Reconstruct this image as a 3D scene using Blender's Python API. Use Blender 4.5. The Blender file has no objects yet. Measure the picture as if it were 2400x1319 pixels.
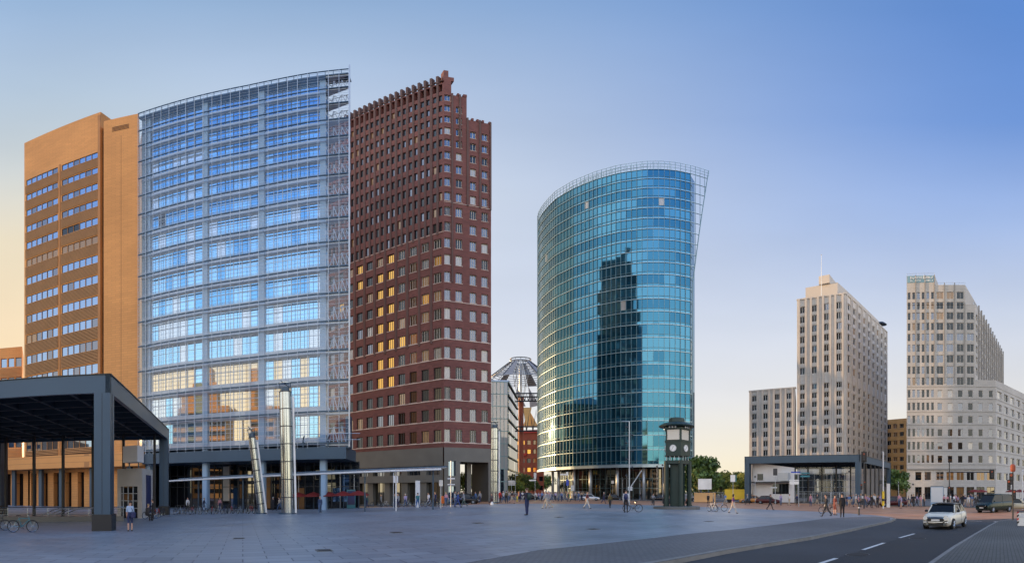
import bpy, math, random
from math import sin, cos, tan, atan, atan2, pi, radians, sqrt, exp
from mathutils import Vector, Matrix, geometry
random.seed(7)
sc = bpy.context.scene
C = sc.collection
# ---- panoramic survey of the place: bearings in S px per radian around the viewer, eye height EYE
S = 1130.0; H = 1152.0; EYE = 1.65
def gz(x):
    A = .95 if x < 0 else .5
    return -A*(1-exp(-(x/20.0)**2))
def P2(px, r):
    a = (px-1200)/S
    return Vector((r*sin(a), r*cos(a)))
def ZP(py, r): return EYE + r*tan((H-py)/S)
def G(px, py, off=0.0):
    a = (px-1200)/S; r = 40.0
    for i in range(60):
        h = EYE - gz(r*sin(a)) - off
        r = .5*r + .5*h/tan(max(1e-4, (py-H)/S))
    return Vector((r*sin(a), r*cos(a), gz(r*sin(a))+off))

# ---------------------------------------------------------------- mesh builder
class MB:
    def __init__(s): s.v = []; s.f = []; s.m = []; s.uv = []; s.mats = []
    def mi(s, m):
        if m not in s.mats: s.mats.append(m)
        return s.mats.index(m)
    def face(s, pts, m, uv=None):
        n = len(s.v); s.v.extend([tuple(p) for p in pts]); s.f.append(tuple(range(n, n+len(pts))))
        s.m.append(s.mi(m)); s.uv.append(uv)
    def poly(s, verts, faces, m):
        n = len(s.v); s.v.extend([tuple(p) for p in verts]); k = s.mi(m)
        for f in faces: s.f.append(tuple(i+n for i in f)); s.m.append(k); s.uv.append(None)
    def hexa(s, c, m):   # c: 8 corners, bottom 4 ccw then top 4
        s.poly(c, [(3,2,1,0),(4,5,6,7),(0,1,5,4),(1,2,6,5),(2,3,7,6),(3,0,4,7)], m)
    def box(s, x0, x1, y0, y1, z0, z1, m):
        s.hexa([(x0,y0,z0),(x1,y0,z0),(x1,y1,z0),(x0,y1,z0),(x0,y0,z1),(x1,y0,z1),(x1,y1,z1),(x0,y1,z1)], m)
    def prism(s, pts, z0, z1, m):
        n = len(pts)
        a = sum(pts[i][0]*pts[(i+1)%n][1]-pts[(i+1)%n][0]*pts[i][1] for i in range(n))
        if a < 0: pts = list(reversed(pts))
        v = [(p[0],p[1],z0) for p in pts]+[(p[0],p[1],z1) for p in pts]
        s.poly(v, [tuple(reversed(range(n))), tuple(range(n,2*n))]+[(i,(i+1)%n,n+(i+1)%n,n+i) for i in range(n)], m)
    def tube(s, pts, r, m, n=6, r2=None, caps=True):
        pts = [Vector(p) for p in pts]; k = len(pts); vs = []
        prev = None
        for i, p in enumerate(pts):
            d = (pts[min(i+1,k-1)]-pts[max(i-1,0)])
            if d.length < 1e-9: d = Vector((0,0,1))
            d.normalize()
            a = prev if prev is not None else (Vector((0,0,1)) if abs(d.z) < .9 else Vector((1,0,0)))
            x = (a - d*a.dot(d))
            if x.length < 1e-6: x = d.orthogonal()
            x.normalize(); y = d.cross(x); prev = x
            rr = r if r2 is None else r+(r2-r)*i/(k-1)
            for j in range(n):
                t = 2*pi*j/n; vs.append(p+(x*cos(t)+y*sin(t))*rr)
        fs = [(i*n+j, i*n+(j+1)%n, (i+1)*n+(j+1)%n, (i+1)*n+j) for i in range(k-1) for j in range(n)]
        if caps: fs += [tuple(reversed(range(n))), tuple(range((k-1)*n, k*n))]
        s.poly(vs, fs, m)
    def lathe(s, prof, m, n=16, c=(0,0,0)):
        vs = []; k = len(prof)
        for r, z in prof:
            for j in range(n): t = 2*pi*j/n; vs.append((c[0]+r*cos(t), c[1]+r*sin(t), c[2]+z))
        fs = [(i*n+j, i*n+(j+1)%n, (i+1)*n+(j+1)%n, (i+1)*n+j) for i in range(k-1) for j in range(n)]
        fs += [tuple(reversed(range(n))), tuple(range((k-1)*n, k*n))]
        s.poly(vs, fs, m)
    def add(s, o, M):
        n = len(s.v); s.v.extend([tuple(M @ Vector(p)) for p in o.v])
        for f, k, u in zip(o.f, o.m, o.uv):
            s.f.append(tuple(i+n for i in f)); s.m.append(s.mi(o.mats[k])); s.uv.append(u)
    def mesh(s, name, smooth=False):
        me = bpy.data.meshes.new(name); me.from_pydata(s.v, [], s.f)
        for m in s.mats: me.materials.append(m)
        me.polygons.foreach_set('material_index', s.m)
        if smooth: me.polygons.foreach_set('use_smooth', [True]*len(s.f))
        if any(u for u in s.uv):
            uvl = me.uv_layers.new(name='UVMap')
            for p, u in zip(me.polygons, s.uv):
                if u:
                    for li, t in zip(p.loop_indices, u): uvl.data[li].uv = t
        me.update(); return me
    def obj(s, name, parent=None, smooth=False):
        return link(name, s.mesh(name, smooth), parent)
def link(name, data, parent=None):
    o = bpy.data.objects.new(name, data); C.objects.link(o)
    if parent is not None: o.parent = parent
    return o
def tag(o, label=None, cat=None, group=None, kind=None):
    if label: o['label'] = label
    if cat: o['category'] = cat
    if group: o['group'] = group
    if kind: o['kind'] = kind
    return o
def thing(name, label, cat, loc=(0,0,0), rz=0.0, group=None):
    o = link(name, None); o.location = loc; o.rotation_euler = (0,0,rz)
    return tag(o, label, cat, group)
def dup(o, parent=None):
    c = o.copy(); C.objects.link(c)
    if parent is not None: c.parent = parent
    for ch in list(o.children): dup(ch, c)
    return c

# ---------------------------------------------------------------- materials
def nodes(name):
    m = bpy.data.materials.new(name); m.use_nodes = True
    nt = m.node_tree; return m, nt, nt.nodes['Principled BSDF']
def L(nt, a, b): nt.links.new(a, b)
def pbr(name, col, rough=.6, metal=0.0, var=.15, vs=.5, bump=0.0, bs=8.0, spec=.5, fine=0.0):
    m, nt, b = nodes(name)
    geo = nt.nodes.new('ShaderNodeNewGeometry')
    n1 = nt.nodes.new('ShaderNodeTexNoise'); n1.inputs['Scale'].default_value = vs; n1.inputs['Detail'].default_value = 5
    L(nt, geo.outputs['Position'], n1.inputs['Vector'])
    r = nt.nodes.new('ShaderNodeMapRange'); r.inputs[1].default_value = .25; r.inputs[2].default_value = .75
    r.inputs[3].default_value = 1-var; r.inputs[4].default_value = 1+var
    L(nt, n1.outputs['Fac'], r.inputs[0])
    mx = nt.nodes.new('ShaderNodeVectorMath'); mx.operation = 'SCALE'; mx.inputs[0].default_value = col[:3]
    L(nt, r.outputs[0], mx.inputs['Scale']); L(nt, mx.outputs[0], b.inputs['Base Color'])
    b.inputs['Roughness'].default_value = rough; b.inputs['Metallic'].default_value = metal
    b.inputs['Specular IOR Level'].default_value = spec
    if bump:
        n2 = nt.nodes.new('ShaderNodeTexNoise'); n2.inputs['Scale'].default_value = bs; n2.inputs['Detail'].default_value = 4
        L(nt, geo.outputs['Position'], n2.inputs['Vector'])
        bp = nt.nodes.new('ShaderNodeBump'); bp.inputs['Strength'].default_value = bump; bp.inputs['Distance'].default_value = .02
        L(nt, n2.outputs['Fac'], bp.inputs['Height']); L(nt, bp.outputs[0], b.inputs['Normal'])
    return m
def reflective(name, inner, tint, f0=.35, rough=.02, wav=.0, wscale=.25, clear=0.0):
    """coated facade glass: mirror layer by Fresnel over a dark (or see-through) inside"""
    m, nt, b = nodes(name); out = nt.nodes['Material Output']
    geo = nt.nodes.new('ShaderNodeNewGeometry')
    b.inputs['Base Color'].default_value = (*inner, 1); b.inputs['Roughness'].default_value = .5
    b.inputs['Specular IOR Level'].default_value = 0
    gl = nt.nodes.new('ShaderNodeBsdfGlossy'); gl.inputs['Color'].default_value = (*tint, 1); gl.inputs['Roughness'].default_value = rough
    lw = nt.nodes.new('ShaderNodeFresnel'); bf = nt.nodes.new('ShaderNodeMath'); bf.operation = 'MULTIPLY_ADD'; bf.inputs[1].default_value = 1/1.5-1.5; bf.inputs[2].default_value = 1.5
    L(nt, geo.outputs['Backfacing'], bf.inputs[0]); L(nt, bf.outputs[0], lw.inputs['IOR'])
    mr = nt.nodes.new('ShaderNodeMapRange'); mr.inputs[1].default_value = .04; mr.inputs[2].default_value = 1
    mr.inputs[3].default_value = f0; mr.inputs[4].default_value = 1
    L(nt, lw.outputs[0], mr.inputs[0])
    gm = nt.nodes.new('ShaderNodeMapRange'); gm.inputs[1].default_value = .05; gm.inputs[2].default_value = .45; L(nt, lw.outputs[0], gm.inputs[0])
    gx = nt.nodes.new('ShaderNodeMix'); gx.data_type = 'RGBA'; gx.inputs['A'].default_value = (*tint,1); gx.inputs['B'].default_value = (1,1,1,1)
    L(nt, gm.outputs[0], gx.inputs['Factor']); L(nt, gx.outputs['Result'], gl.inputs['Color'])
    mix = nt.nodes.new('ShaderNodeMixShader'); L(nt, mr.outputs[0], mix.inputs[0])
    base = b.outputs[0]
    if clear > 0:
        tr = nt.nodes.new('ShaderNodeBsdfTransparent'); tr.inputs[0].default_value = (.93,.96,1,1)
        m2 = nt.nodes.new('ShaderNodeMixShader'); m2.inputs[0].default_value = clear
        L(nt, base, m2.inputs[1]); L(nt, tr.outputs[0], m2.inputs[2]); base = m2.outputs[0]
    L(nt, base, mix.inputs[1]); L(nt, gl.outputs[0], mix.inputs[2]); L(nt, mix.outputs[0], out.inputs[0])
    if wav:
        n2 = nt.nodes.new('ShaderNodeTexNoise'); n2.inputs['Scale'].default_value = wscale; n2.inputs['Detail'].default_value = 2
        L(nt, geo.outputs['Position'], n2.inputs['Vector'])
        bp = nt.nodes.new('ShaderNodeBump'); bp.inputs['Strength'].default_value = wav; bp.inputs['Distance'].default_value = .1
        L(nt, n2.outputs['Fac'], bp.inputs['Height']); L(nt, bp.outputs[0], gl.inputs['Normal'])
    return m
def emit(name, col, st):
    m, nt, b = nodes(name); b.inputs['Base Color'].default_value = (*col, 1)
    b.inputs['Emission Color'].default_value = (*col, 1); b.inputs['Emission Strength'].default_value = st
    return m
def brickmat(name, c1, c2, mort, w, h, rough=.8, uv=True, rot=0.0, msize=.02, spec=.3, nv=.25, nvs=.15, bump=.3, rvar=0.0):
    m, nt, b = nodes(name)
    mp = nt.nodes.new('ShaderNodeMapping'); mp.inputs['Rotation'].default_value = (0,0,rot)
    if uv:
        t = nt.nodes.new('ShaderNodeUVMap'); L(nt, t.outputs[0], mp.inputs[0])
    geo = nt.nodes.new('ShaderNodeNewGeometry')
    if not uv: L(nt, geo.outputs['Position'], mp.inputs[0])
    br = nt.nodes.new('ShaderNodeTexBrick'); L(nt, mp.outputs[0], br.inputs['Vector'])
    br.inputs['Color1'].default_value = (*c1,1); br.inputs['Color2'].default_value = (*c2,1); br.inputs['Mortar'].default_value = (*mort,1)
    br.inputs['Scale'].default_value = 1; br.inputs['Brick Width'].default_value = w; br.inputs['Row Height'].default_value = h
    br.inputs['Mortar Size'].default_value = msize; br.inputs['Mortar Smooth'].default_value = .3; br.inputs['Bias'].default_value = 0
    n1 = nt.nodes.new('ShaderNodeTexNoise'); n1.inputs['Scale'].default_value = nvs; n1.inputs['Detail'].default_value = 6
    L(nt, geo.outputs['Position'], n1.inputs['Vector'])
    r = nt.nodes.new('ShaderNodeMapRange'); r.inputs[1].default_value = .3; r.inputs[2].default_value = .7
    r.inputs[3].default_value = 1-nv; r.inputs[4].default_value = 1+nv; L(nt, n1.outputs['Fac'], r.inputs[0])
    mx = nt.nodes.new('ShaderNodeVectorMath'); mx.operation = 'SCALE'
    L(nt, br.outputs['Color'], mx.inputs[0]); L(nt, r.outputs[0], mx.inputs['Scale']); L(nt, mx.outputs[0], b.inputs['Base Color'])
    if rvar:
        r2 = nt.nodes.new('ShaderNodeMapRange'); r2.inputs[1].default_value = .3; r2.inputs[2].default_value = .7
        r2.inputs[3].default_value = rough-rvar; r2.inputs[4].default_value = rough+rvar; L(nt, n1.outputs['Fac'], r2.inputs[0])
        L(nt, r2.outputs[0], b.inputs['Roughness'])
    else: b.inputs['Roughness'].default_value = rough
    b.inputs['Specular IOR Level'].default_value = spec
    bp = nt.nodes.new('ShaderNodeBump'); bp.inputs['Strength'].default_value = bump; bp.inputs['Distance'].default_value = .01; bp.invert = True
    L(nt, br.outputs['Fac'], bp.inputs['Height']); L(nt, bp.outputs[0], b.inputs['Normal'])
    return m
M = {}
M['brick'] = brickmat('dark_red_brick', (.195,.076,.070), (.140,.056,.053), (.115,.072,.068), .75, .24, nv=.12)
M['brick_trim'] = pbr('pale_string_course', (.52,.42,.38), .7)
M['stone_grey'] = pbr('grey_granite_cladding', (.115,.118,.115), .5, var=.12, vs=.4)
M['terra'] = brickmat('orange_terracotta_panels', (.66,.31,.105), (.60,.28,.095), (.42,.20,.08), 1.4, .42, nv=.10, rough=.7, msize=.018)
M['terra_rod'] = pbr('terracotta_rods', (.52,.28,.12), .6, var=.08)
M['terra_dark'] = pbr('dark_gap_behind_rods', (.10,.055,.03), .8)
M['limestone'] = brickmat('pale_limestone', (.54,.535,.53), (.49,.485,.48), (.48,.46,.44), 1.6, .6, nv=.06)
M['limestone2'] = brickmat('grey_beige_limestone', (.475,.46,.445), (.425,.415,.40), (.29,.28,.27), 1.3, .5, nv=.07)
M['steel_dark'] = pbr('blue_grey_painted_steel', (.045,.085,.135), .38, .3, var=.08, vs=.4)
M['black'] = pbr('black_steel', (.012,.014,.018), .4, var=.1)
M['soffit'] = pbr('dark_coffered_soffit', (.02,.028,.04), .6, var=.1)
M['steel'] = pbr('stainless_steel', (.40,.46,.50), .2, 1.0, var=.08, vs=1)
M['steel_lt'] = pbr('pale_grey_metal', (.45,.50,.56), .4, .5, var=.06)
M['rail'] = pbr('facade_rail_metal', (.42,.49,.58), .45, .4, var=.05)
M['white'] = pbr('white_paint', (.75,.75,.74), .4, var=.04)
M['offwhite'] = pbr('weathered_white_board', (.62,.63,.65), .5, var=.06)
M['concrete'] = pbr('pale_concrete', (.38,.38,.38), .8, var=.12, bump=.2)
M['col_blue'] = pbr('pale_blue_steel_column', (.26,.39,.54), .45, .1, var=.05)
M['spandrel'] = pbr('pale_spandrel_panel', (.38,.45,.54), .4, .2, var=.06)
M['frame_dark'] = pbr('dark_window_frame', (.03,.035,.045), .4)
M['frame_lt'] = pbr('light_window_frame', (.55,.53,.50), .5)
M['g_dark'] = reflective('dark_window_glass', (.008,.010,.014), (.7,.8,.9), .06)
M['car_glass'] = reflective('tinted_car_glass', (.006,.007,.009), (.55,.62,.72), .05)
M['g_mid'] = reflective('sky_reflecting_window_glass', (.015,.022,.035), (.70,.80,1), .19, wav=.02)
M['g_blue'] = reflective('blue_window_glass', (.015,.04,.09), (.42,.62,.95), .42, wav=.02)
M['g_pale'] = reflective('white_blind_and_reflection_glass', (.36,.37,.37), (.9,.9,.95), .12)  # white backing: blinds, and the painted pale reflection on the prism front
M['g_brown'] = reflective('window_glass_with_brown_blind', (.22,.12,.05), (.9,.8,.7), .12)
M['g_gold'] = reflective('gold_reflection_glass', (.13,.065,.01), (1,.60,.17), .46)  # gold colour paints in a warm reflection of sunlit walls
M['g_inner_a'] = reflective('deep_blue_office_glass', (.012,.09,.20), (.15,.50,.88), .68, wav=.05, wscale=.18)
M['g_inner_b'] = reflective('mid_blue_office_glass', (.03,.14,.26), (.32,.66,.96), .72, wav=.06, wscale=.18)
M['g_inner_c'] = reflective('pale_office_glass_with_blinds', (.32,.42,.52), (.75,.88,1.0), .5, wav=.05, wscale=.18)
M['g_inner_d'] = reflective('warm_reflection_office_glass', (.08,.08,.07), (1,.86,.62), .50, wav=.05, wscale=.18)  # warm tint puts the golden reflection into the glass colour
M['g_skin'] = reflective('clear_outer_facade_glass', (.45,.52,.62), (.90,.96,1), .05, clear=.97, wav=.03, wscale=.3)
M['g_teal'] = reflective('teal_curtain_wall_glass', (.004,.050,.085), (.10,.34,.53), .50, rough=.05, wav=.09, wscale=.16)
M['g_teal2'] = reflective('lighter_teal_curtain_glass', (.008,.075,.125), (.135,.40,.60), .52, rough=.05, wav=.09, wscale=.16)
M['g_teal3'] = reflective('deep_teal_curtain_glass', (.003,.036,.064), (.07,.27,.46), .48, rough=.05, wav=.09, wscale=.16)
M['g_lobby'] = reflective('lobby_glass', (.02,.022,.02), (.8,.8,.75), .22)
M['roof'] = pbr('roof_gravel', (.22,.21,.2), .9)
M['mull'] = pbr('grey_green_mullion', (.16,.26,.30), .4, .5)
M['edge_lt'] = pbr('pale_floor_edge_profile', (.42,.55,.62), .35, .6)
M['leaf'] = pbr('mid_green_leaves', (.10,.16,.03), .6, var=.5, vs=.6)
M['leaf2'] = pbr('dark_green_leaves', (.05,.09,.02), .6, var=.5, vs=.6)
M['leaf3'] = pbr('yellow_green_leaves', (.24,.26,.045), .6, var=.4, vs=.6)
for k in ('leaf','leaf2','leaf3'):
    M[k].node_tree.nodes['Principled BSDF'].inputs['Subsurface Weight'].default_value = 0
M['bark'] = pbr('brown_bark', (.07,.05,.035), .9)
M['clock_green'] = pbr('dark_green_cast_iron', (.014,.036,.034), .45, .2)
M['red'] = pbr('red_fabric', (.42,.03,.02), .6)
M['redbrick2'] = pbr('red_brown_cladding', (.30,.07,.035), .7, var=.25, vs=.3)
M['orange_fab'] = pbr('orange_fabric', (.62,.38,.14), .6)  # plain orange for some hanging sails
M['grey_fab'] = pbr('grey_white_fabric', (.26,.25,.26), .6)
M['yellow'] = pbr('yellow_paint', (.72,.50,.03), .45)
M['orange'] = pbr('orange_paint', (.75,.16,.02), .4)
M['tealbox'] = pbr('teal_painted_metal', (.03,.19,.24), .45)
M['bluesign'] = pbr('blue_sign_face', (.02,.06,.42), .4)
M['navy'] = pbr('dark_blue_panel', (.012,.02,.09), .4)
M['rubber'] = pbr('black_rubber', (.015,.015,.016), .8)
M['chrome'] = pbr('bright_chrome', (.8,.8,.8), .12, 1.0)
M['lamp_glass'] = pbr('frosted_lamp_glass', (.8,.8,.78), .3)
M['lamp_on'] = emit('lit_lamp', (1,.85,.55), 2.5)
M['lamp_red'] = emit('lit_red_signal', (1,.05,.02), 1.5)
M['taillight'] = pbr('red_tail_light', (.5,.01,.01), .2)
M['redwhite'] = pbr('red_marking_paint', (.6,.03,.03), .5)
def carpaint(n, c, metal=.3): return pbr(n, c, .25, metal, var=.02)
M['pave'] = brickmat('blue_grey_granite_slabs', (.245,.272,.315), (.185,.21,.25), (.07,.085,.11), 1.25, .62, uv=False, rot=-radians(32), msize=.022, rough=.42, nv=.10, nvs=.22, bump=.25, spec=.55, rvar=.10)
M['pave_strip'] = brickmat('dark_small_stone_paving', (.150,.150,.158), (.125,.127,.135), (.07,.072,.078), .22, .12, uv=False, rot=-radians(32), msize=.012, rough=.62, nv=.2, bump=.3)
M['pave_right'] = brickmat('mosaic_stone_pavement', (.10,.103,.10), (.078,.082,.08), (.04,.043,.042), .16, .11, uv=False, rot=-radians(32), msize=.014, rough=.65, nv=.25, bump=.35)
M['asphalt'] = pbr('grey_asphalt', (.032,.036,.044), .8, var=.25, vs=.35, bump=.35, bs=60)
M['asphalt_new'] = pbr('dark_new_asphalt', (.008,.011,.016), .7, var=.22, vs=.4, bump=.3, bs=60)
M['asphalt_warm'] = pbr('reddish_sunlit_road', (.44,.20,.10), .5, var=.3, vs=.5, bump=.3, bs=30)  # orange glow of the low sun mixed into the road colour
M['kerb'] = pbr('pale_granite_kerb', (.19,.19,.185), .7, var=.2, vs=2)
M['mark'] = pbr('white_road_marking', (.55,.56,.56), .6, var=.25, vs=4)
M['grass'] = pbr('far_grass', (.06,.09,.03), .9)

# ---------------------------------------------------------------- facades
class Fac:
    """wall plane along a plan polyline, given left to right as seen from outside"""
    def __init__(s, pts, smooth=False):
        s.p = [Vector((p[0],p[1])) for p in pts]; s.L = [0.0]
        for a, b in zip(s.p, s.p[1:]): s.L.append(s.L[-1]+(b-a).length)
        s.len = s.L[-1]; s.smooth = smooth
        t = [(b-a).normalized() for a, b in zip(s.p, s.p[1:])]
        s.t = t
        s.tn = [t[0]]+[((t[i]+t[i+1]).normalized()) for i in range(len(t)-1)]+[t[-1]]
    def seg(s, u):
        i = 0
        while i < len(s.t)-1 and u > s.L[i+1]: i += 1
        return i
    def tang(s, u):
        i = s.seg(u)
        if not s.smooth: return s.t[i]
        f = max(0,min(1,(u-s.L[i])/(s.L[i+1]-s.L[i])))
        return (s.tn[i]*(1-f)+s.tn[i+1]*f).normalized()
    def at(s, u, z, d=0.0):
        i = s.seg(u); t = s.t[i]; q = s.p[i]+t*(u-s.L[i]); T = s.tang(u)
        return Vector((q.x+T.y*d, q.y-T.x*d, z))
    def mat(s, u, z, d=0.0):
        T = s.tang(u); o = s.at(u, z, d)
        return Matrix.Translation(o) @ Matrix.Rotation(atan2(T.y, T.x), 4, 'Z')
    def u_at(s, px):   # where the bearing px crosses the facade
        a = (px-1200)/S; best = None
        n = Vector((cos(a), -sin(a)))
        for i, (p, q) in enumerate(zip(s.p, s.p[1:])):
            fa, fb = p.dot(n), q.dot(n)
            if fa*fb <= 0 and fa != fb:
                return s.L[i]+(q-p).length*fa/(fa-fb)
        return 0 if abs(atan2(s.p[0].x,s.p[0].y)-a) < abs(atan2(s.p[-1].x,s.p[-1].y)-a) else s.len
def fbox(mb, F, u0, u1, z0, z1, d0, d1, m, n=1, z2=None):
    for k in range(n):
        a = u0+(u1-u0)*k/n; b = u0+(u1-u0)*(k+1)/n
        c = [F.at(a,z0,d1),F.at(b,z0,d1),F.at(b,z0,d0),F.at(a,z0,d0),F.at(a,z1,d1),F.at(b,z1,d1),F.at(b,z1,d0),F.at(a,z1,d0)]
        fs = [(3,2,1,0),(4,5,6,7),(0,1,5,4),(2,3,7,6)]
        if k == n-1: fs.append((1,2,6,5))
        if k == 0: fs.append((3,0,4,7))
        mb.poly(c, fs, m)
def fquad(mb, F, u0, u1, z0, z1, d, m, n=1):
    for k in range(n):
        a = u0+(u1-u0)*k/n; b = u0+(u1-u0)*(k+1)/n
        mb.face([F.at(a,z0,d),F.at(b,z0,d),F.at(b,z1,d),F.at(a,z1,d)], m, [(a,z0),(b,z0),(b,z1),(a,z1)])
def wall(mb, F, u0, u1, z0, z1, ops, m, rd=.3, rm=None, d=0.0):
    us = sorted({round(x,4) for x in [u0,u1]+[o[0] for o in ops]+[o[1] for o in ops] if u0-1e-6 <= x <= u1+1e-6})
    zs = sorted({round(x,4) for x in [z0,z1]+[o[2] for o in ops]+[o[3] for o in ops] if z0-1e-6 <= x <= z1+1e-6})
    grid = {}
    ui = {x:i for i,x in enumerate(us)}; zi = {x:i for i,x in enumerate(zs)}
    hole = set()
    for o in ops:
        a, b, c, e = (round(v,4) for v in o[:4])
        if a not in ui or b not in ui or c not in zi or e not in zi: continue
        for i in range(ui[a], ui[b]):
            for j in range(zi[c], zi[e]): hole.add((i,j))
        for q in ([F.at(a,c,d),F.at(a,e,d),F.at(a,e,d-rd),F.at(a,c,d-rd)], [F.at(b,e,d),F.at(b,c,d),F.at(b,c,d-rd),F.at(b,e,d-rd)],
                  [F.at(a,e,d),F.at(b,e,d),F.at(b,e,d-rd),F.at(a,e,d-rd)], [F.at(b,c,d),F.at(a,c,d),F.at(a,c,d-rd),F.at(b,c,d-rd)]):
            mb.face(q, rm or m, [(0,0),(1,0),(1,.3),(0,.3)])
    for j in range(len(zs)-1):
        i = 0
        while i < len(us)-1:
            if (i,j) in hole: i += 1; continue
            k = i
            while k < len(us)-1 and (k,j) not in hole: k += 1
            fquad(mb, F, us[i], us[k], zs[j], zs[j+1], d, m, 1 if not F.smooth else max(1,int((us[k]-us[i])/2)))
            i = k
_wp = {}
def win_proto(w, h, cols, rows, fr, fm, pm, sill=None, trans=0.0):
    key = (round(w,2), round(h,2), cols, rows, fr, fm.name, pm.name, sill.name if sill else 0, trans)
    if key in _wp: return _wp[key]
    f = MB(); p = MB()
    f.box(-w/2,w/2,0,.08,0,fr,fm); f.box(-w/2,w/2,0,.08,h-fr,h,fm)
    f.box(-w/2,-w/2+fr,0,.08,fr,h-fr,fm); f.box(w/2-fr,w/2,0,.08,fr,h-fr,fm)
    cw = (w-2*fr)/cols
    for i in range(1,cols): f.box(-w/2+fr+cw*i-fr/2,-w/2+fr+cw*i+fr/2,.004,.076,fr,h-fr,fm)
    if rows > 1: f.box(-w/2+fr,w/2-fr,.008,.072,h*.72-fr/2,h*.72+fr/2,fm)
    if sill: f.box(-w/2-.08,w/2+.08,-.32,.0,-.12,-.003,sill)
    p.face([(-w/2+.01,.05,.01),(w/2-.01,.05,.01),(w/2-.01,.05,h-.01),(-w/2+.01,.05,h-.01)], pm, [(0,0),(1,0),(1,1),(0,1)])
    _wp[key] = (f, p, f.mesh('window'), p.mesh('pane'))
    return _wp[key]
def windows(parent, items, limit=100):
    """items: (F, uc, z0, w, h, cols, rows, fr, framemat, panemat, sill, depth)"""
    def sc_(it):
        q = it[0].at(it[1], it[2], 0); return -(it[3]*it[4])/max(1,(q-Vector((0,0,EYE))).length_squared)
    items = sorted(items, key=sc_)
    for it in items[:limit]:
        F, uc, z0, w, h, cols, rows, fr, fm, pm, sill, dep = it
        f, p, fme, pme = win_proto(w, h, cols, rows, fr, fm, pm, sill)
        o = link('window', fme, parent); o.matrix_local = F.mat(uc, z0, -dep)
        link('pane', pme, o)
    if len(items) > limit:
        mb = MB()
        for it in items[limit:]:
            F, uc, z0, w, h, cols, rows, fr, fm, pm, sill, dep = it
            f, p, _, _ = win_proto(w, h, cols, rows, fr, fm, pm, sill)
            Mx = F.mat(uc, z0, -dep); mb.add(f, Mx); mb.add(p, Mx)
        tag(mb.obj('windows_beyond_count', parent), kind='stuff')
def core(mb, F, back, z0, z1, m, roofm, d=0.0, sides=True):
    """closes a building behind facade F: back = further plan points from the right end round to the left end"""
    n = 24 if F.smooth else len(F.p)-1
    fr = [F.at(F.len*i/n, 0, d) for i in range(n+1)] if F.smooth else [F.at(x, 0, d) for x in F.L]
    ring = [(p.x,p.y) for p in fr]+[tuple(b) for b in back]
    mb.poly([(x,y,z1) for x,y in ring], [tuple(range(len(ring)))], roofm)
    k = len(fr)-1; N = len(ring)
    if sides:
        for i in range(k, N):
            a = ring[i]; b = ring[(i+1)%N]
            l = sqrt((a[0]-b[0])**2+(a[1]-b[1])**2)
            mb.face([(a[0],a[1],z0),(b[0],b[1],z0),(b[0],b[1],z1),(a[0],a[1],z1)], m, [(0,z0),(l,z0),(l,z1),(0,z1)])
    return ring

# ---------------------------------------------------------------- ground sheets
def clip(poly, xa, xb):
    def cut(ps, keep, x):
        out = []
        for i in range(len(ps)):
            a, b = ps[i-1], ps[i]; ka, kb = keep(a[0]), keep(b[0])
            if ka != kb:
                t = (x-a[0])/(b[0]-a[0]); out.append((x, a[1]+(b[1]-a[1])*t))
            if kb: out.append(b)
        return out
    ps = cut(poly, lambda v: v >= xa, xa)
    if len(ps) >= 3: ps = cut(ps, lambda v: v <= xb, xb)
    return ps if len(ps) >= 3 else []
SLABS = [-4000,-70]+[-60+2*i for i in range(61)]+[70,4000]
def sheet(mb, poly, m, off):
    poly = [(p[0],p[1]) for p in poly]
    tris = geometry.tessellate_polygon([[Vector((x,y,0)) for x,y in poly]])
    for t in tris:
        tri = [poly[i] for i in t]
        a = (tri[1][0]-tri[0][0])*(tri[2][1]-tri[0][1])-(tri[2][0]-tri[0][0])*(tri[1][1]-tri[0][1])
        if a < 0: tri.reverse()
        for xa, xb in zip(SLABS, SLABS[1:]):
            ps = clip(tri, xa, xb)
            if ps: mb.face([(x,y,gz(x)+off) for x,y in ps], m)
def skirt(mb, line, m, z0, z1, closed=False):
    pts = list(line)
    if closed: pts.append(pts[0])
    for a, b in zip(pts, pts[1:]):
        n = max(1, int(abs(a[0]-b[0])/2)+1)
        for k in range(n):
            x0 = a[0]+(b[0]-a[0])*k/n; y0 = a[1]+(b[1]-a[1])*k/n; x1 = a[0]+(b[0]-a[0])*(k+1)/n; y1 = a[1]+(b[1]-a[1])*(k+1)/n
            mb.face([(x0,y0,gz(x0)+z0),(x1,y1,gz(x1)+z0),(x1,y1,gz(x1)+z1),(x0,y0,gz(x0)+z1)], m)
def ribbon(line, w, side=1):
    """polygon band of width w beside a plan polyline"""
    out = []; n = len(line)
    for i in range(n):
        a = Vector(line[max(0,i-1)][:2]); b = Vector(line[min(n-1,i+1)][:2]); t = (b-a).normalized()
        out.append((line[i][0]-t.y*w*side, line[i][1]+t.x*w*side))
    return [tuple(p[:2]) for p in line]+out[::-1]
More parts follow.
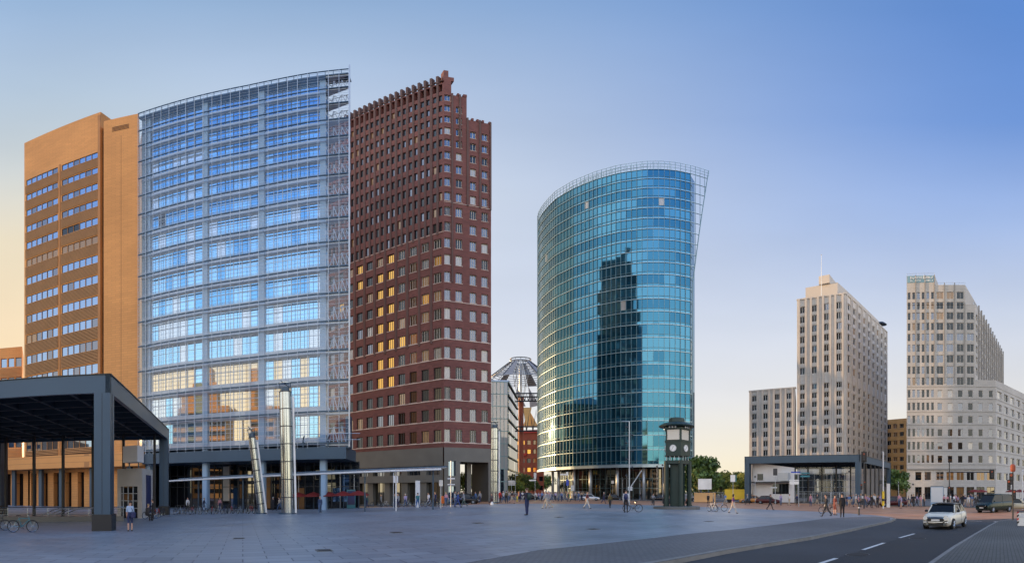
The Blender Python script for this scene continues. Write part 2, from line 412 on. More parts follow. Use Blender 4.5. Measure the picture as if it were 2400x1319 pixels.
# ================================================================ setting
KERB = -.12     # road level below the paving
gp = lambda px, py, o=0.0: tuple(G(px, py, o)[:2])
kerb_line = [gp(*q) for q in ((1540,1318),(1620,1304),(1700,1289),(1800,1273),(1900,1258),(1994,1240),(2050,1228),(2088,1220))]
d0 = (Vector(kerb_line[0])-Vector(kerb_line[-1])).normalized()
kerb_line = [tuple(Vector(kerb_line[0])+d0*60)] + kerb_line
nose = [gp(2100,1215), gp(2085,1211), gp(2050,1207), gp(1990,1203)]
back_line = [gp(*q) for q in ((1920,1199),(1850,1196),(1780,1193),(1700,1190),(1600,1186),(1500,1183),(1400,1181),(1300,1180),(1200,1180.5),(1150,1181),(1080,1183),(1000,1186),(900,1188),(800,1190),(700,1193),(600,1195))]
left_pts = [(-34,61.0),(-52,63.5),(-80,55),(-110,20),(-90,-45)]
plaza_ring = kerb_line + nose + back_line + left_pts
mb = MB(); sheet(mb, [(-3900,-800),(3900,-800),(3900,3900),(-3900,3900)], M['asphalt'], KERB-.0)
tag(mb.obj('ground'), kind='structure')
mb = MB(); sheet(mb, plaza_ring, M['pave'], 0.0); skirt(mb, plaza_ring, M['kerb'], KERB-.05, 0.0, True)
tag(mb.obj('plaza_paving'), kind='structure')
# darker strip between plaza slabs and kerb
strip_in = [gp(*q) for q in ((1131,1312),(1262,1289),(1437,1271),(1612,1251),(1736,1239),(1862,1224),(1926,1216),(1990,1212),(2052,1210),(2085,1213))]
dd = (Vector(strip_in[0])-Vector(strip_in[1])).normalized()
strip_in = [tuple(Vector(strip_in[0])+dd*30)]+strip_in
kl2 = [tuple(Vector(kerb_line[1])+d0*20)]+kerb_line[1:]
mb = MB(); sheet(mb, strip_in + list(reversed(kl2)), M['pave_strip'], .004)
tag(mb.obj('pavement_strip'), kind='structure')
mb = MB(); sheet(mb, ribbon(kerb_line+nose[:2], .2, 1), M['kerb'], .008)
tag(mb.obj('kerb'), kind='structure')
# darker drain band along the middle of the strip
mid = [tuple((Vector(a)*.45+Vector(b)*.55)) for a, b in zip(strip_in[1:8], [kerb_line[i] for i in (1,2,3,4,5,6,7)])]
# right pavement (the viewer stands on it)
rk = [gp(2177,1318), gp(2233,1280), gp(2279,1253), gp(2315,1232), gp(2337,1221), gp(2371,1216), gp(2440,1211)]
dr = (Vector(rk[0])-Vector(rk[2])).normalized()
rk = [tuple(Vector(rk[0])+dr*60)]+rk
ring = rk+[(90,30),(90,-40),(-40,-60)]
mb = MB(); sheet(mb, ring, M['pave_right'], 0.0); skirt(mb, rk, M['kerb'], KERB-.05, 0.0)
tag(mb.obj('right_pavement'), kind='structure')
mb = MB(); sheet(mb, ribbon(rk, .13, -1), M['kerb'], .004)
tag(mb.obj('right_kerb'), kind='structure')
# near road, fresh darker lane and old lane
lane = [gp(*q) for q in ((1750,1350),(1900,1318),(1960,1298.5),(2023,1280),(2072,1265),(2143,1245),(2190,1236),(2215,1222))]
lane = [tuple(Vector(lane[0])+d0*40)]+lane
mb = MB(); sheet(mb, lane+[gp(2320,1226)]+list(reversed(rk[:5])), M['asphalt_new'], KERB+.004)
tag(mb.obj('road_lane'), kind='structure')
mb = MB()
for a, b in (((1880,1322),(1960,1298.5)),((2023,1280),(2072,1265)),((2108,1254),(2143,1245)),((1600,1420),(1750,1355))):
    p, q = Vector(gp(*a)), Vector(gp(*b)); t = (q-p).normalized()*.0; n = Vector((-(q-p).y,(q-p).x)).normalized()*.07
    sheet(mb, [p-n, q-n, q+n, p+n], M['mark'], KERB+.009)
p, q = Vector(gp(2333,1219)), Vector(gp(2378,1216)); n = Vector((0,.25)); sheet(mb, [p-n,q-n,q+n,p+n], M['mark'], KERB+.009)
tag(mb.obj('lane_markings'), kind='structure')
# cross street: low sun's orange put into the road colour, with pale lines
cs_near = list(reversed([tuple(Vector(p)+Vector((0,.0))) for p in back_line[:11]]))
farp = [(1125,1171.5),(1200,1170.5),(1300,1170),(1400,1171),(1500,1172.5),(1600,1174),(1700,1175.5),(1800,1177),(1900,1178.5),(2000,1181),(2100,1184),(2200,1186),(2300,1189),(2440,1192)]
cs_far = [gp(*q) for q in farp]
near_r = [gp(1990,1203), gp(2050,1207.5), gp(2110,1212), gp(2200,1214), gp(2300,1214), gp(2440,1209)]
csroad = cs_near+near_r+list(reversed(cs_far))
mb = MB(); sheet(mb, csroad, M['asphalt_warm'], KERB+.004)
tag(mb.obj('cross_street'), kind='structure')
mb = MB()
for off in (.28,.55,.8):
    ln = []
    for q in farp[1:-1]:
        px = q[0]; near = 1181 if px < 1500 else 1181+(px-1500)*.055
        ln.append(gp(px, q[1]*(1-off)+near*off))
    sheet(mb, ribbon(ln, .13, 1), M['mark'], KERB+.009)
tag(mb.obj('street_markings'), kind='structure')
far_ring = cs_far+[(300,120),(300,400),(-5,400)]
mb = MB(); sheet(mb, far_ring, M['pave_strip'], .0); skirt(mb, cs_far, M['kerb'], KERB-.05, 0.0)
tag(mb.obj('far_pavement'), kind='structure')
mb = MB(); sheet(mb, ribbon(cs_far, .5, 1), M['kerb'], .004)
tag(mb.obj('far_kerb'), kind='structure')

# ---- world
SUN_AZ = radians(-50); SUN_EL = radians(7)
w = bpy.data.worlds.new('World'); sc.world = w; w.use_nodes = True
nt = w.node_tree; bg = nt.nodes['Background']
sky = nt.nodes.new('ShaderNodeTexSky'); sky.sky_type = 'NISHITA'; sky.sun_disc = False
sky.sun_elevation = SUN_EL; sky.sun_rotation = SUN_AZ; sky.air_density = 1.2; sky.dust_density = .8; sky.ozone_density = 2.5
def lin(c): return tuple(((v/255)/12.92 if v/255 <= .04045 else ((v/255+.055)/1.055)**2.4) for v in c)
tc = nt.nodes.new('ShaderNodeTexCoord')
nrm = nt.nodes.new('ShaderNodeVectorMath'); nrm.operation = 'NORMALIZE'; L(nt, tc.outputs['Generated'], nrm.inputs[0])
sp = nt.nodes.new('ShaderNodeSeparateXYZ'); L(nt, nrm.outputs[0], sp.inputs[0])
asn = nt.nodes.new('ShaderNodeMath'); asn.operation = 'ARCSINE'; L(nt, sp.outputs['Z'], asn.inputs[0])
el = nt.nodes.new('ShaderNodeMath'); el.operation = 'DIVIDE'; el.inputs[1].default_value = pi/2; L(nt, asn.outputs[0], el.inputs[0])
def ramp(stops):
    r = nt.nodes.new('ShaderNodeValToRGB'); L(nt, el.outputs[0], r.inputs[0]); cr = r.color_ramp
    cr.interpolation = 'EASE' if False else 'LINEAR'
    while len(cr.elements) < len(stops): cr.elements.new(.5)
    for e, (p, c) in zip(cr.elements, stops): e.position = p/90; e.color = (*lin(c), 1)
    return r.outputs[0]
away = ramp([(0,(255,238,200)),(4,(252,240,215)),(11,(234,231,230)),(21,(210,218,236)),(32,(166,189,233)),(44,(112,153,222)),(57,(84,134,212)),(90,(62,110,190))])
toward = ramp([(0,(255,210,140)),(8,(255,220,160)),(20,(252,226,184)),(30,(240,224,190)),(38,(214,216,208)),(48,(178,200,212)),(58,(146,180,204)),(90,(90,140,195))])
# nearness of the sun's bearing
dotn = nt.nodes.new('ShaderNodeVectorMath'); dotn.operation = 'DOT_PRODUCT'; L(nt, nrm.outputs[0], dotn.inputs[0])
dotn.inputs[1].default_value = (sin(SUN_AZ-.12)*cos(.35), cos(SUN_AZ-.12)*cos(.35), sin(.35))
midr = ramp([(0,(246,238,222)),(10,(230,231,236)),(22,(216,222,236)),(35,(212,220,232)),(46,(192,207,228)),(58,(156,184,217)),(90,(74,122,196))])
def ss(a, b):
    m = nt.nodes.new('ShaderNodeMapRange'); m.interpolation_type = 'SMOOTHSTEP'; m.inputs[1].default_value = a; m.inputs[2].default_value = b
    L(nt, dotn.outputs['Value'], m.inputs[0]); return m.outputs[0]
mix0 = nt.nodes.new('ShaderNodeMix'); mix0.data_type = 'RGBA'; L(nt, ss(-.15,.93), mix0.inputs['Factor']); L(nt, away, mix0.inputs['A']); L(nt, midr, mix0.inputs['B'])
mixc = nt.nodes.new('ShaderNodeMix'); mixc.data_type = 'RGBA'; L(nt, ss(.80,1.02), mixc.inputs['Factor']); L(nt, mix0.outputs['Result'], mixc.inputs['A']); L(nt, toward, mixc.inputs['B'])
# soft wisps of thin cloud
ns = nt.nodes.new('ShaderNodeTexNoise'); ns.inputs['Scale'].default_value = 1.6; ns.inputs['Detail'].default_value = 4
mpn = nt.nodes.new('ShaderNodeMapping'); mpn.inputs['Scale'].default_value = (1,1,3.5); L(nt, nrm.outputs[0], mpn.inputs[0]); L(nt, mpn.outputs[0], ns.inputs['Vector'])
mr2 = nt.nodes.new('ShaderNodeMapRange'); mr2.inputs[1].default_value = .3; mr2.inputs[2].default_value = .75; mr2.inputs[3].default_value = .95; mr2.inputs[4].default_value = 1.06
L(nt, ns.outputs['Fac'], mr2.inputs[0])
sclc = nt.nodes.new('ShaderNodeVectorMath'); sclc.operation = 'SCALE'; L(nt, mixc.outputs['Result'], sclc.inputs[0]); L(nt, mr2.outputs[0], sclc.inputs['Scale'])
def VM(op, a, b):
    n = nt.nodes.new('ShaderNodeVectorMath'); n.operation = op
    for i, x in enumerate((a,b)):
        if hasattr(x, 'links'): L(nt, x, n.inputs[i])
        else: n.inputs[i].default_value = x
    return n.outputs[0]
c1 = VM('MULTIPLY', sky.outputs[0], (.36,.36,.40)); c1 = VM('DIVIDE', c1, VM('ADD', c1, (1.,1.,1.)))
WST = .1
# sky behind the viewer artificially brightened: added fill light for the fronts
rear_fill = nt.nodes.new('ShaderNodeMapRange'); rear_fill.interpolation_type = 'SMOOTHSTEP'; rear_fill.inputs[1].default_value = .35; rear_fill.inputs[2].default_value = -.45
rear_fill.inputs[3].default_value = 0.0; rear_fill.inputs[4].default_value = 1.0; L(nt, sp.outputs['Y'], rear_fill.inputs[0])
em = nt.nodes.new('ShaderNodeMix'); em.data_type = 'RGBA'; em.inputs['A'].default_value = (1,1,1,1); em.inputs['B'].default_value = (2.9,2.65,2.25,1); L(nt, rear_fill.outputs[0], em.inputs['Factor'])
sc2 = nt.nodes.new('ShaderNodeVectorMath'); sc2.operation = 'MULTIPLY'; L(nt, sclc.outputs[0], sc2.inputs[0]); L(nt, em.outputs['Result'], sc2.inputs[1])
c1 = VM('ADD', VM('MULTIPLY', c1, (.13/WST,)*3), VM('MULTIPLY', sc2.outputs[0], (.74/WST,)*3))
L(nt, c1, bg.inputs[0]); bg.inputs[1].default_value = WST
sd = bpy.data.lights.new('sun', 'SUN'); sd.energy = 5.0; sd.angle = radians(.6); sd.color = (1,.62,.30)
so = bpy.data.objects.new('sun', sd); C.objects.link(so)
sv = Vector((sin(SUN_AZ)*cos(SUN_EL), cos(SUN_AZ)*cos(SUN_EL), sin(SUN_EL)))
so.rotation_euler = (-sv).to_track_quat('-Z','Y').to_euler()
sc.view_settings.view_transform = 'Standard'; sc.view_settings.look = 'None'; sc.view_settings.exposure = 0.28; sc.view_settings.gamma = 1
cd = bpy.data.cameras.new('camera'); cam = bpy.data.objects.new('camera', cd); C.objects.link(cam); sc.camera = cam
cd.type = 'PANO'; cd.panorama_type = 'EQUIRECTANGULAR'
cd.longitude_min = -1200/S; cd.longitude_max = 1200/S; cd.latitude_max = H/S; cd.latitude_min = -(1319-H)/S
cam.location = (0,0,EYE); cam.rotation_euler = (pi/2,0,0); cd.clip_start = .1; cd.clip_end = 8000
sc.cycles.max_bounces = 6; sc.cycles.glossy_bounces = 4; sc.cycles.transparent_max_bounces = 16; sc.cycles.diffuse_bounces = 3
# ================================================================ buildings
rnd = random.Random(11)
def pick(opts):
    t = rnd.random()*sum(o[1] for o in opts)
    for m, w_ in opts:
        t -= w_
        if t <= 0: return M[m]
    return M[opts[0][0]]

# ---------- red brick tower
T = thing('brick_tower', 'tall dark red brick tower with stepped crenellated top on a grey stone base', 'tower')
cor = P2(1040, 84.0); lf = Vector((-38.5,95.75)); rt = P2(1151, 87.2)
FL = Fac([lf, cor]); FR = Fac([cor, rt])
mb = MB(); ops = []; items = []; ZB = 9.4
rows = [ZB+1.0+3.8*k for k in range(22)]      # sill heights
lu = FL.len; nL = 11; bay = lu/nL
cols_up = [bay*(i+.5)+s_*bay*.23 for i in range(nL) for s_ in (-1,1)]
for k, z in enumerate(rows):
    if k >= 11:
        for u in cols_up:
            w_, h_ = bay*.29, 2.2
            ops.append((u-w_/2, u+w_/2, z, z+h_)); items.append((FL, u, z, w_, h_, 1, 1, .06, M['frame_dark'], pick([('g_dark',6),('g_mid',2),('g_brown',.5)]), None, .2))
    else:
        for i in range(nL):
            u = bay*(i+.5); w_, h_ = bay*.62, 2.15
            pm = pick([('g_gold',9),('g_brown',1)]) if (i in (5,6) and 3 <= k <= 10) else (pick([('g_mid',4),('g_pale',2),('g_dark',2)]) if i < 5 and 3 <= k <= 7 else pick([('g_dark',6),('g_brown',2),('g_mid',1),('g_gold',.8 if k > 2 else 0)]) if k < 3 or i < 9 else pick([('g_dark',3),('g_brown',3),('g_gold',1.5),('g_mid',1)]))  # gold panes: warm reflection painted into two columns and scattered windows
            ops.append((u-w_/2, u+w_/2, z, z+h_)); items.append((FL, u, z, w_, h_, 3, 1, .07, M['frame_lt'] if k > 3 and i > 6 else M['frame_dark'], pm, M['brick_trim'], .26))
top = rows[-1]+2.35+.9
wall(mb, FL, 0, lu, ZB, top, ops, M['brick'], .26)
# loggia row under the crenels: deep openings
lo = [(u-bay*.15, u+bay*.15, top+.3, top+3.2) for u in cols_up]
wall(mb, FL, 0, lu, top, top+3.6, lo, M['brick'], 1.2)
ru = FR.len; nR = 4; rb = ru/nR; ops = []
rw = [top+7.4, 92.7, 84.8, 84.8]   # heights of the four stepped bays
edges = [0, rb*.62, rb*1.9, ru]
hts = [98.2, 92.7, 84.8]
cr = [rb*.31, rb*.62+ (rb*1.28)*.5, rb*1.9+rb*.55, rb*1.9+rb*1.55]
for k, z in enumerate(rows):
    for j, u in enumerate(cr):
        hh = hts[0] if j == 0 else hts[1] if j == 1 else hts[2]
        if z+3.2 > hh: continue
        w_ = rb*(.50 if j == 0 else .56 if k < 13 else .50); h_ = 2.25
        n_ = 3 if k < 13 else 2
        ops.append((u-w_/2, u+w_/2, z, z+h_)); items.append((FR, u, z, w_, h_, n_, 1, .07, M['frame_lt'], pick([('g_mid',5),('g_pale',3 if k < 4 else 1),('g_dark',2)]), M['brick_trim'], .26))
for a, b, hh in zip(edges, edges[1:], hts):
    wall(mb, FR, a, b, ZB, hh, [o for o in ops if a-.01 <= (o[0]+o[1])/2 <= b+.01], M['brick'], .4)
# body behind
nb = Vector((FL.t[0].y, -FL.t[0].x)); bk = -nb
LB = lf+Vector((9,14)); RB = rt+Vector((-.9,16))
def vwall(a, b, z0, z1, m=None):
    l = (Vector(b)-Vector(a)).length
    mb.face([(a[0],a[1],z0),(b[0],b[1],z0),(b[0],b[1],z1),(a[0],a[1],z1)], m or M['brick'], [(0,z0),(l,z0),(l,z1),(0,z1)])
vwall(rt, RB, ZB, hts[2]); vwall(RB, LB, ZB, hts[2]); vwall(LB, lf, ZB, top+3.6)
def pt(F,u,d=0): q = F.at(u,0,d); return (q.x,q.y)
in1 = pt(FR, edges[1]); in2 = pt(FR, edges[2])
b1 = tuple(Vector(in1)-Vector((FR.t[0].y,-FR.t[0].x))*7); b2 = tuple(Vector(in2)-Vector((FR.t[0].y,-FR.t[0].x))*7)
vwall(in1, b1, hts[1], hts[0]); vwall(in2, b2, hts[2], hts[1]); vwall(b2, b1, hts[2], hts[1]); vwall(b1, LB, hts[2], top+3.6)
lb_in = tuple(lf-nb*1.2)
mb.poly([(*lf,top+3.6),(*cor,top+3.6),(*b1,top+3.6),(*LB,top+3.6)], [(0,1,2,3)], M['roof'])
mb.poly([(*in1,hts[1]),(*in2,hts[1]),(*b2,hts[1]),(*b1,hts[1])], [(0,1,2,3)], M['roof'])
mb.poly([(*in2,hts[2]),(*rt,hts[2]),(*RB,hts[2]),(*LB,hts[2]),(*b2,hts[2])], [(0,1,2,3,4)], M['roof'])
# corner turret
fbox(mb, FR, .0, edges[1]*.62, hts[0], hts[0]+3.9, -1.6, .0, M['brick'])
fbox(mb, FR, edges[1]*.62, edges[1]+.5, hts[0]-.1, hts[0]+1.4, -1.5, -.02, M['brick'])
for a in (edges[1]+1.1, edges[1]+2.2, edges[2]-.35): fbox(mb, FR, a, a+.35, hts[1], hts[1]+.9, -.6, .14, M['brick'])
for a in (edges[2]+.9, edges[2]+1.9, edges[2]+2.9, ru-.45): fbox(mb, FR, a, a+.4, hts[2], hts[2]+.7, -.5, .12, M['brick'])
FBk = Fac([rt, RB]); FB2 = Fac([RB, LB])
for z in rows:
    for F_, n_, hh in ((FBk,5,hts[2]),(FB2,8,hts[2])):
        for i in range(n_):
            if z+2.4 < hh: u = F_.len*(i+.5)/n_; fquad(mb, F_, u-.8, u+.8, z, z+2.2, .02, pick([('g_dark',4),('g_brown',2),('g_pale',1)]))
mb.obj('wall', T)
windows(T, items)
# pilasters and crenels of the long side
for i in range(nL*2):
    mb = MB(); u = bay*.5*i+ (0.02 if i == 0 else 0)
    zb = rows[11]-.7 if i % 2 else rows[5]-.7
    fbox(mb, FL, u-.14, u+.26, zb, top+3.6, 0, .12, M['brick'])
    fbox(mb, FL, u-.14, u+.32, top+3.6, top+6.6, -.7, .28, M['brick'])
    mb.obj('pilaster', T)
mb = MB(); fbox(mb, FL, 0, lu, top+3.6+1.2, top+3.6+1.55, -.62, -.25, M['brick']); mb.obj('roof_beam', T)
for j, u in enumerate((edges[1], (edges[1]+edges[2])/2+.0, edges[2], edges[2]+(ru-edges[2])/2, ru-.3)):
    mb = MB(); hh = hts[1] if j < 2 else hts[2]
    zb = rows[13]-.7 if j else rows[8]
    if j == 1: zb = rows[17]; 
    fbox(mb, FR, u, u+.3, zb, hh+.5, 0, .2, M['brick']); mb.obj('pilaster', T)
# pale courses
for k in (0,1,2,3,4,5):
    mb = MB(); fbox(mb, FL, 0, lu, rows[k]-.22, rows[k]-.08, 0, .07, M['brick_trim']); fbox(mb, FR, 0.002, ru, rows[k]-.22, rows[k]-.08, 0, .07, M['brick_trim']); mb.obj('string_course', T)
for F, z in ((FL, rows[11]-.3), (FR, rows[12]+3.3), (FR, rows[7]-.3)):
    mb = MB(); fbox(mb, F, 0.003, F.len, z, z+.13, 0, .08, M['brick_trim']); mb.obj('string_course', T)
# stone base: left wing with shop bays running on behind the glass block, tall portal on the right
FB = Fac([P2(690, 108.0), lf, cor])
mb = MB(); zb = -.95; ops = []; shop = []
z0_ = -.95
n_ = 9; L_ = FB.len
for i in range(n_):
    a = L_*(i+.16)/n_; b = L_*(i+.84)/n_
    ops.append((a, b, -.9, 3.3)); ops.append((a, b, 4.6, 6.2)); shop.append((a,b))
wall(mb, FB, 0, L_, z0_, ZB, ops, M['stone_grey'], 1.0, d=.25)
a, b = ru*.33, ru*.93
wall(mb, FR, 0, ru, z0_, ZB, [(a,b,-.9,6.9),(ru*.09,ru*.24,4.4,7.0),(ru*.09,ru*.24,-.8,2.6)], M['stone_grey'], .7, d=.25)
fbox(mb, FR, a+(b-a)*.42, a+(b-a)*.58, z0_, 6.9, -3.6, -2.4, M['stone_grey'])
mb.obj('stone_base', T)
# warm stone passage seen through the portal: side walls and ceiling
mb = MB(); fbox(mb, FR, a-.5, a, z0_, 7.2, -8, -.45, M['stone_grey']); fbox(mb, FR, b, b+.4, z0_, 7.2, -8, -.45, M['stone_grey']); fbox(mb, FR, a, b, 6.95, 7.25, -8, -.45, M['stone_grey']); mb.obj('passage', T)
for a_, b_ in shop:
    mb = MB(); fquad(mb, FB, a_, b_, -.9, 3.3, -.6, M['g_lobby']); fquad(mb, FB, a_, b_, 4.6, 6.2, -.5, M['g_mid']); 
    for f in (.33,.66): u = a_+(b_-a_)*f; fbox(mb, FB, u-.05, u+.05, -.9, 3.3, -.6, -.5, M['frame_dark']); fbox(mb, FB, u-.05, u+.05, 4.6, 6.2, -.5, -.4, M['frame_dark'])
    mb.obj('shop_window', T)
for z_, h_ in ((4.4,2.6),(-.8,3.4)):
    mb = MB(); fquad(mb, FR, ru*.09, ru*.24, z_, z_+h_, -.35, M['g_blue']); fbox(mb, FR, ru*.16, ru*.172, z_, z_+h_, -.35, -.28, M['frame_dark']); mb.obj('shop_window', T)

# ---------- curved blue-green glass tower
B = thing('glass_tower', 'curved blue-green glass high-rise with a slanting screen at its right edge', 'tower')
pts = [(1261,158),(1264,154.5),(1272,150.6),(1286,145.8),(1304,141),(1345,134.8),(1399,129.5),(1450,126.2),(1511,124.2),(1550,124.1),(1584,124.8),(1622,126.6),(1661,129.4)]
FT = Fac([P2(*p) for p in pts], smooth=True)
z0b, pit, nf = 8.7, 3.79, 24; zroof = z0b+pit*nf
uR = FT.u_at(1618); uEnd = FT.len
ncol = int(round(uR/1.42)); cw = uR/ncol
gl = {}
for k in range(nf):
    z = z0b+pit*k
    mb = MB(); run = 0
    for i in range(ncol):
        a, b = cw*i, cw*(i+1)
        if run <= 0: m1 = pick([('g_teal',5),('g_teal2',4),('g_teal3',4)]); run = rnd.randint(2,9)
        run -= 1; mk = pick([('g_pale',1)]) if rnd.random() < .006 else m1
        j = rnd.uniform(-.012,.012)
        mb.face([FT.at(a,z+.9,j),FT.at(b,z+.9,-j),FT.at(b,z+pit,-j),FT.at(a,z+pit,j)], mk)
        m2 = pick([('g_teal2',4),('g_teal',1)])
        mb.face([FT.at(a,z+.02,0),FT.at(b,z+.02,0),FT.at(b,z+.9,0),FT.at(a,z+.9,0)], m2)
    mb.obj('glass_band', B)
zs_top = 103.0
def slant(z):   # right limit of the screen at height z
    if z < 59: return FT.u_at(1622)
    return FT.u_at(1622+(1660-1622)*(z-59)/(zs_top-59))
for k in range(nf+1):
    mb = MB(); z = z0b+pit*k
    fbox(mb, FT, 0, min(slant(z),uEnd) if z > 59 else FT.u_at(1622), z-.07, z+.07, -.1, .22, M['edge_lt'], 44)
    mb.obj('floor_edge', B)
    if k < nf: mb = MB(); fbox(mb, FT, 0, uR, z+.86, z+.92, 0.01, .12, M['mull'], 40); mb.obj('transom', B)
for i in range(int(uEnd/cw)+1):
    u = cw*i; mb = MB()
    if u <= uR+.1: zlo = z0b
    else:
        f = (u-FT.u_at(1622))/(uEnd-FT.u_at(1622)); zlo = 59+(zs_top-59)*max(0,min(1,f))
        if zlo > zs_top-.5: continue
    fbox(mb, FT, u-.045, u+.045, zlo, zs_top, .12, .26, M['mull']); mb.obj('mullion', B)
mb = MB(); 
zz = [z0b]+[59+ (zs_top-59)*i/14 for i in range(15)]
mb.tube([FT.at(min(slant(z), uEnd-.01), z, .2) for z in zz], .13, M['mull']); mb.obj('slanting_edge', B)
for z in (zroof+1.15, zroof+2.3, zs_top): mb = MB(); fbox(mb, FT, 0, uEnd, z-.05, z+.05, .12, .26, M['edge_lt'], 44); mb.obj('parapet_rail', B)
# body sides, soffit and roof
back = [P2(1628,131), P2(1590,139), P2(1480,151), P2(1380,159), P2(1290,163)]
mb = MB()
nn = 40; ring_f = [FT.at(uR*i/nn, 0, -.3) for i in range(nn+1)]
ring_xy = [(p.x,p.y) for p in ring_f]+[tuple(b) for b in back]
for z in (z0b-.35, zroof):
    mb.poly([(x,y,z) for x,y in ring_xy], [tuple(range(len(ring_xy)))], M['roof'] if z > 20 else M['redbrick2'])
for i in range(nn, len(ring_xy)):
    a = ring_xy[i]; b = ring_xy[(i+1)%len(ring_xy)]; mb.face([(a[0],a[1],z0b),(b[0],b[1],z0b),(b[0],b[1],zroof),(a[0],a[1],zroof)], M['g_teal2'])
mb.obj('tower_body', B)
mb = MB(); fbox(mb, FT, 0, uR+1.2, z0b-.75, z0b-.12, -.5, .38, M['edge_lt'], 44); mb.obj('base_fascia', B)
# side stair lattice at the right flank
FS = Fac([FT.at(uR,0,-.3).xy, P2(1626,131)])
mb = MB()
for k in range(nf):
    z = z0b+pit*k; fbox(mb, FS, 0, FS.len, z-.1, z+.1, 0, .15, M['mull'])
    mb.tube([FS.at(0,z,.1), FS.at(FS.len,z+pit,.1)], .07, M['mull'], 4)
mb.obj('stair_lattice', B)
# penthouse ring set back on the roof
FP = Fac([FT.at(x, 0, -4.5).xy for x in [FT.u_at(1290)+i*(FT.u_at(1584)-FT.u_at(1290))/14 for i in range(15)]], smooth=True)
mb = MB(); fquad(mb, FP, 0, FP.len, zroof, zroof+3.6, -.5, M['g_teal'], 30); mb.obj('penthouse_glass', B)
mb = MB()
for z in (zroof+3.4, zroof+4.9, zroof+6.3): fbox(mb, FP, 0, FP.len, z-.06, z+.06, -.05, .1, M['edge_lt'], 30)
for i in range(41): u = FP.len*i/40; fbox(mb, FP, u-.045, u+.045, zroof, zroof+6.3, -.05, .1, M['mull'])
mb.obj('roof_lattice', B)
q = FP.at(FP.len*.72, 0, -6); mb = MB(); mb.box(q.x-6,q.x+5,q.y,q.y+7,zroof,zroof+4.6,M['steel_lt']); mb.box(q.x-4,q.x-1,q.y-1,q.y+2,zroof+4.6,zroof+5.6,M['rail']); mb.obj('plant_room', B)
# ground floor: recessed lobby glass, round columns, slanted strut
FG = Fac([FT.at(x, 0, -5.5).xy for x in [FT.u_at(1268)+i*(uR-1.5-FT.u_at(1268))/12 for i in range(13)]], smooth=True)
mb = MB(); fquad(mb, FG, 0, FG.len, -.5, z0b-.3, 0, M['g_lobby'], 26)
for i in range(27): u = FG.len*i/26; fbox(mb, FG, u-.05, u+.05, -.5, z0b-.3, .01, .1, M['mull'])
for z in (2.6,5.2): fbox(mb, FG, 0, FG.len, z-.05, z+.05, .012, .12, M['mull'], 26)
mb.obj('lobby_glass', B)
for px in (1284,1298,1336,1375,1441,1506,1560,1606):
    mb = MB(); u = FT.u_at(px); q = FT.at(u, 0, -1.6); mb.tube([(q.x,q.y,-.6),(q.x,q.y,z0b-.2)], .42, M['steel_lt'], 12); mb.obj('column', B, True)

# ---------- glass block with outer screen (left)
D = thing('glass_office_block', 'long office block behind a pale blue louvred glass screen ending in a pointed fin', 'building')
pts = [(324,74.9),(401,71.7),(484,69.0),(576,66.7),(650,64.9),(725,63.3),(820,62.1)]
FD = Fac([P2(*p) for p in pts], smooth=True)
zl = [8.0+4.2*k for k in range(16)]+[76.3]      # walkway levels, roof rail
uB = FD.u_at(763); uC = [FD.u_at(p) for p in (336,473,606,752)]
body_d = -1.35
z_lo = 7.4
# inner glass wall, storey by storey and bay by bay
bays = [(FD.u_at(345), FD.u_at(466)), (FD.u_at(481), FD.u_at(599)), (FD.u_at(613), FD.u_at(762))]
levels = zl[:-1]+[75.2]
for k in range(len(levels)-1):
    z0, z1 = levels[k], levels[k+1]
    for bi, (a, b) in enumerate(bays):
        mb = MB(); n = int((b-a)/1.25); cwid = (b-a)/n
        pool = [('g_inner_a',7),('g_inner_b',3)] if k > 8 else [('g_inner_a',3),('g_inner_b',5),('g_inner_c',1.5)] if k > 4 else [('g_inner_b',5),('g_inner_c',3.5)]
        if k <= 2: pool = [('g_inner_d',8),('g_inner_c',1)] if bi == 1 else [('g_inner_c',3),('g_inner_d',2),('g_inner_b',3)]  # lowest panes carry the painted gold reflection, mostly in the middle bay
        if (k,bi) in ((12,0),(10,0),(8,1)): pool = [('g_inner_c',3),('g_inner_b',2)]
        if (k,bi) == (9,0): pool = [('g_dark',3),('g_inner_a',2)]
        for i in range(n):
            u0, u1 = a+cwid*i, a+cwid*(i+1); j = rnd.uniform(-.01,.01)
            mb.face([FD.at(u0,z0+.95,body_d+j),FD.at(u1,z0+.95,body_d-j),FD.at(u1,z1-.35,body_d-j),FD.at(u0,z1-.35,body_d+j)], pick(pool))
        wb = mb.obj('window_band', D)
        mb = MB()
        for i in range(n+1):
            u = a+cwid*i; fbox(mb, FD, u-.04, u+.04, z0+.95, z1-.35, body_d, body_d+.09, M['frame_dark'] if k > 9 else M['rail'])
        fbox(mb, FD, a, b, (z0+z1)/2+.55, (z0+z1)/2+.62, body_d, body_d+.07, M['rail'], 6)
        mb.obj('glazing_bar', wb)
    mb = MB(); fbox(mb, FD, bays[0][0]-1.0, uB, z0+.12, z0+.93, body_d-.2, body_d+.03, M['spandrel'], 14); mb.obj('spandrel', D); mb = MB()
    fbox(mb, FD, bays[0][0]-1.0, uB, z1-.36, z1+.05, body_d-.2, body_d+.03, M['rail'], 14); mb.obj('head_band', D)
for u in uC+[FD.u_at(332)]:
    mb = MB(); w_ = .42 if u > 3 else .6
    fbox(mb, FD, u-w_, u+w_, z_lo-8.3, 75.0, body_d-.5, body_d+.35, M['col_blue']); mb.obj('column', D)
    if u > 100: break
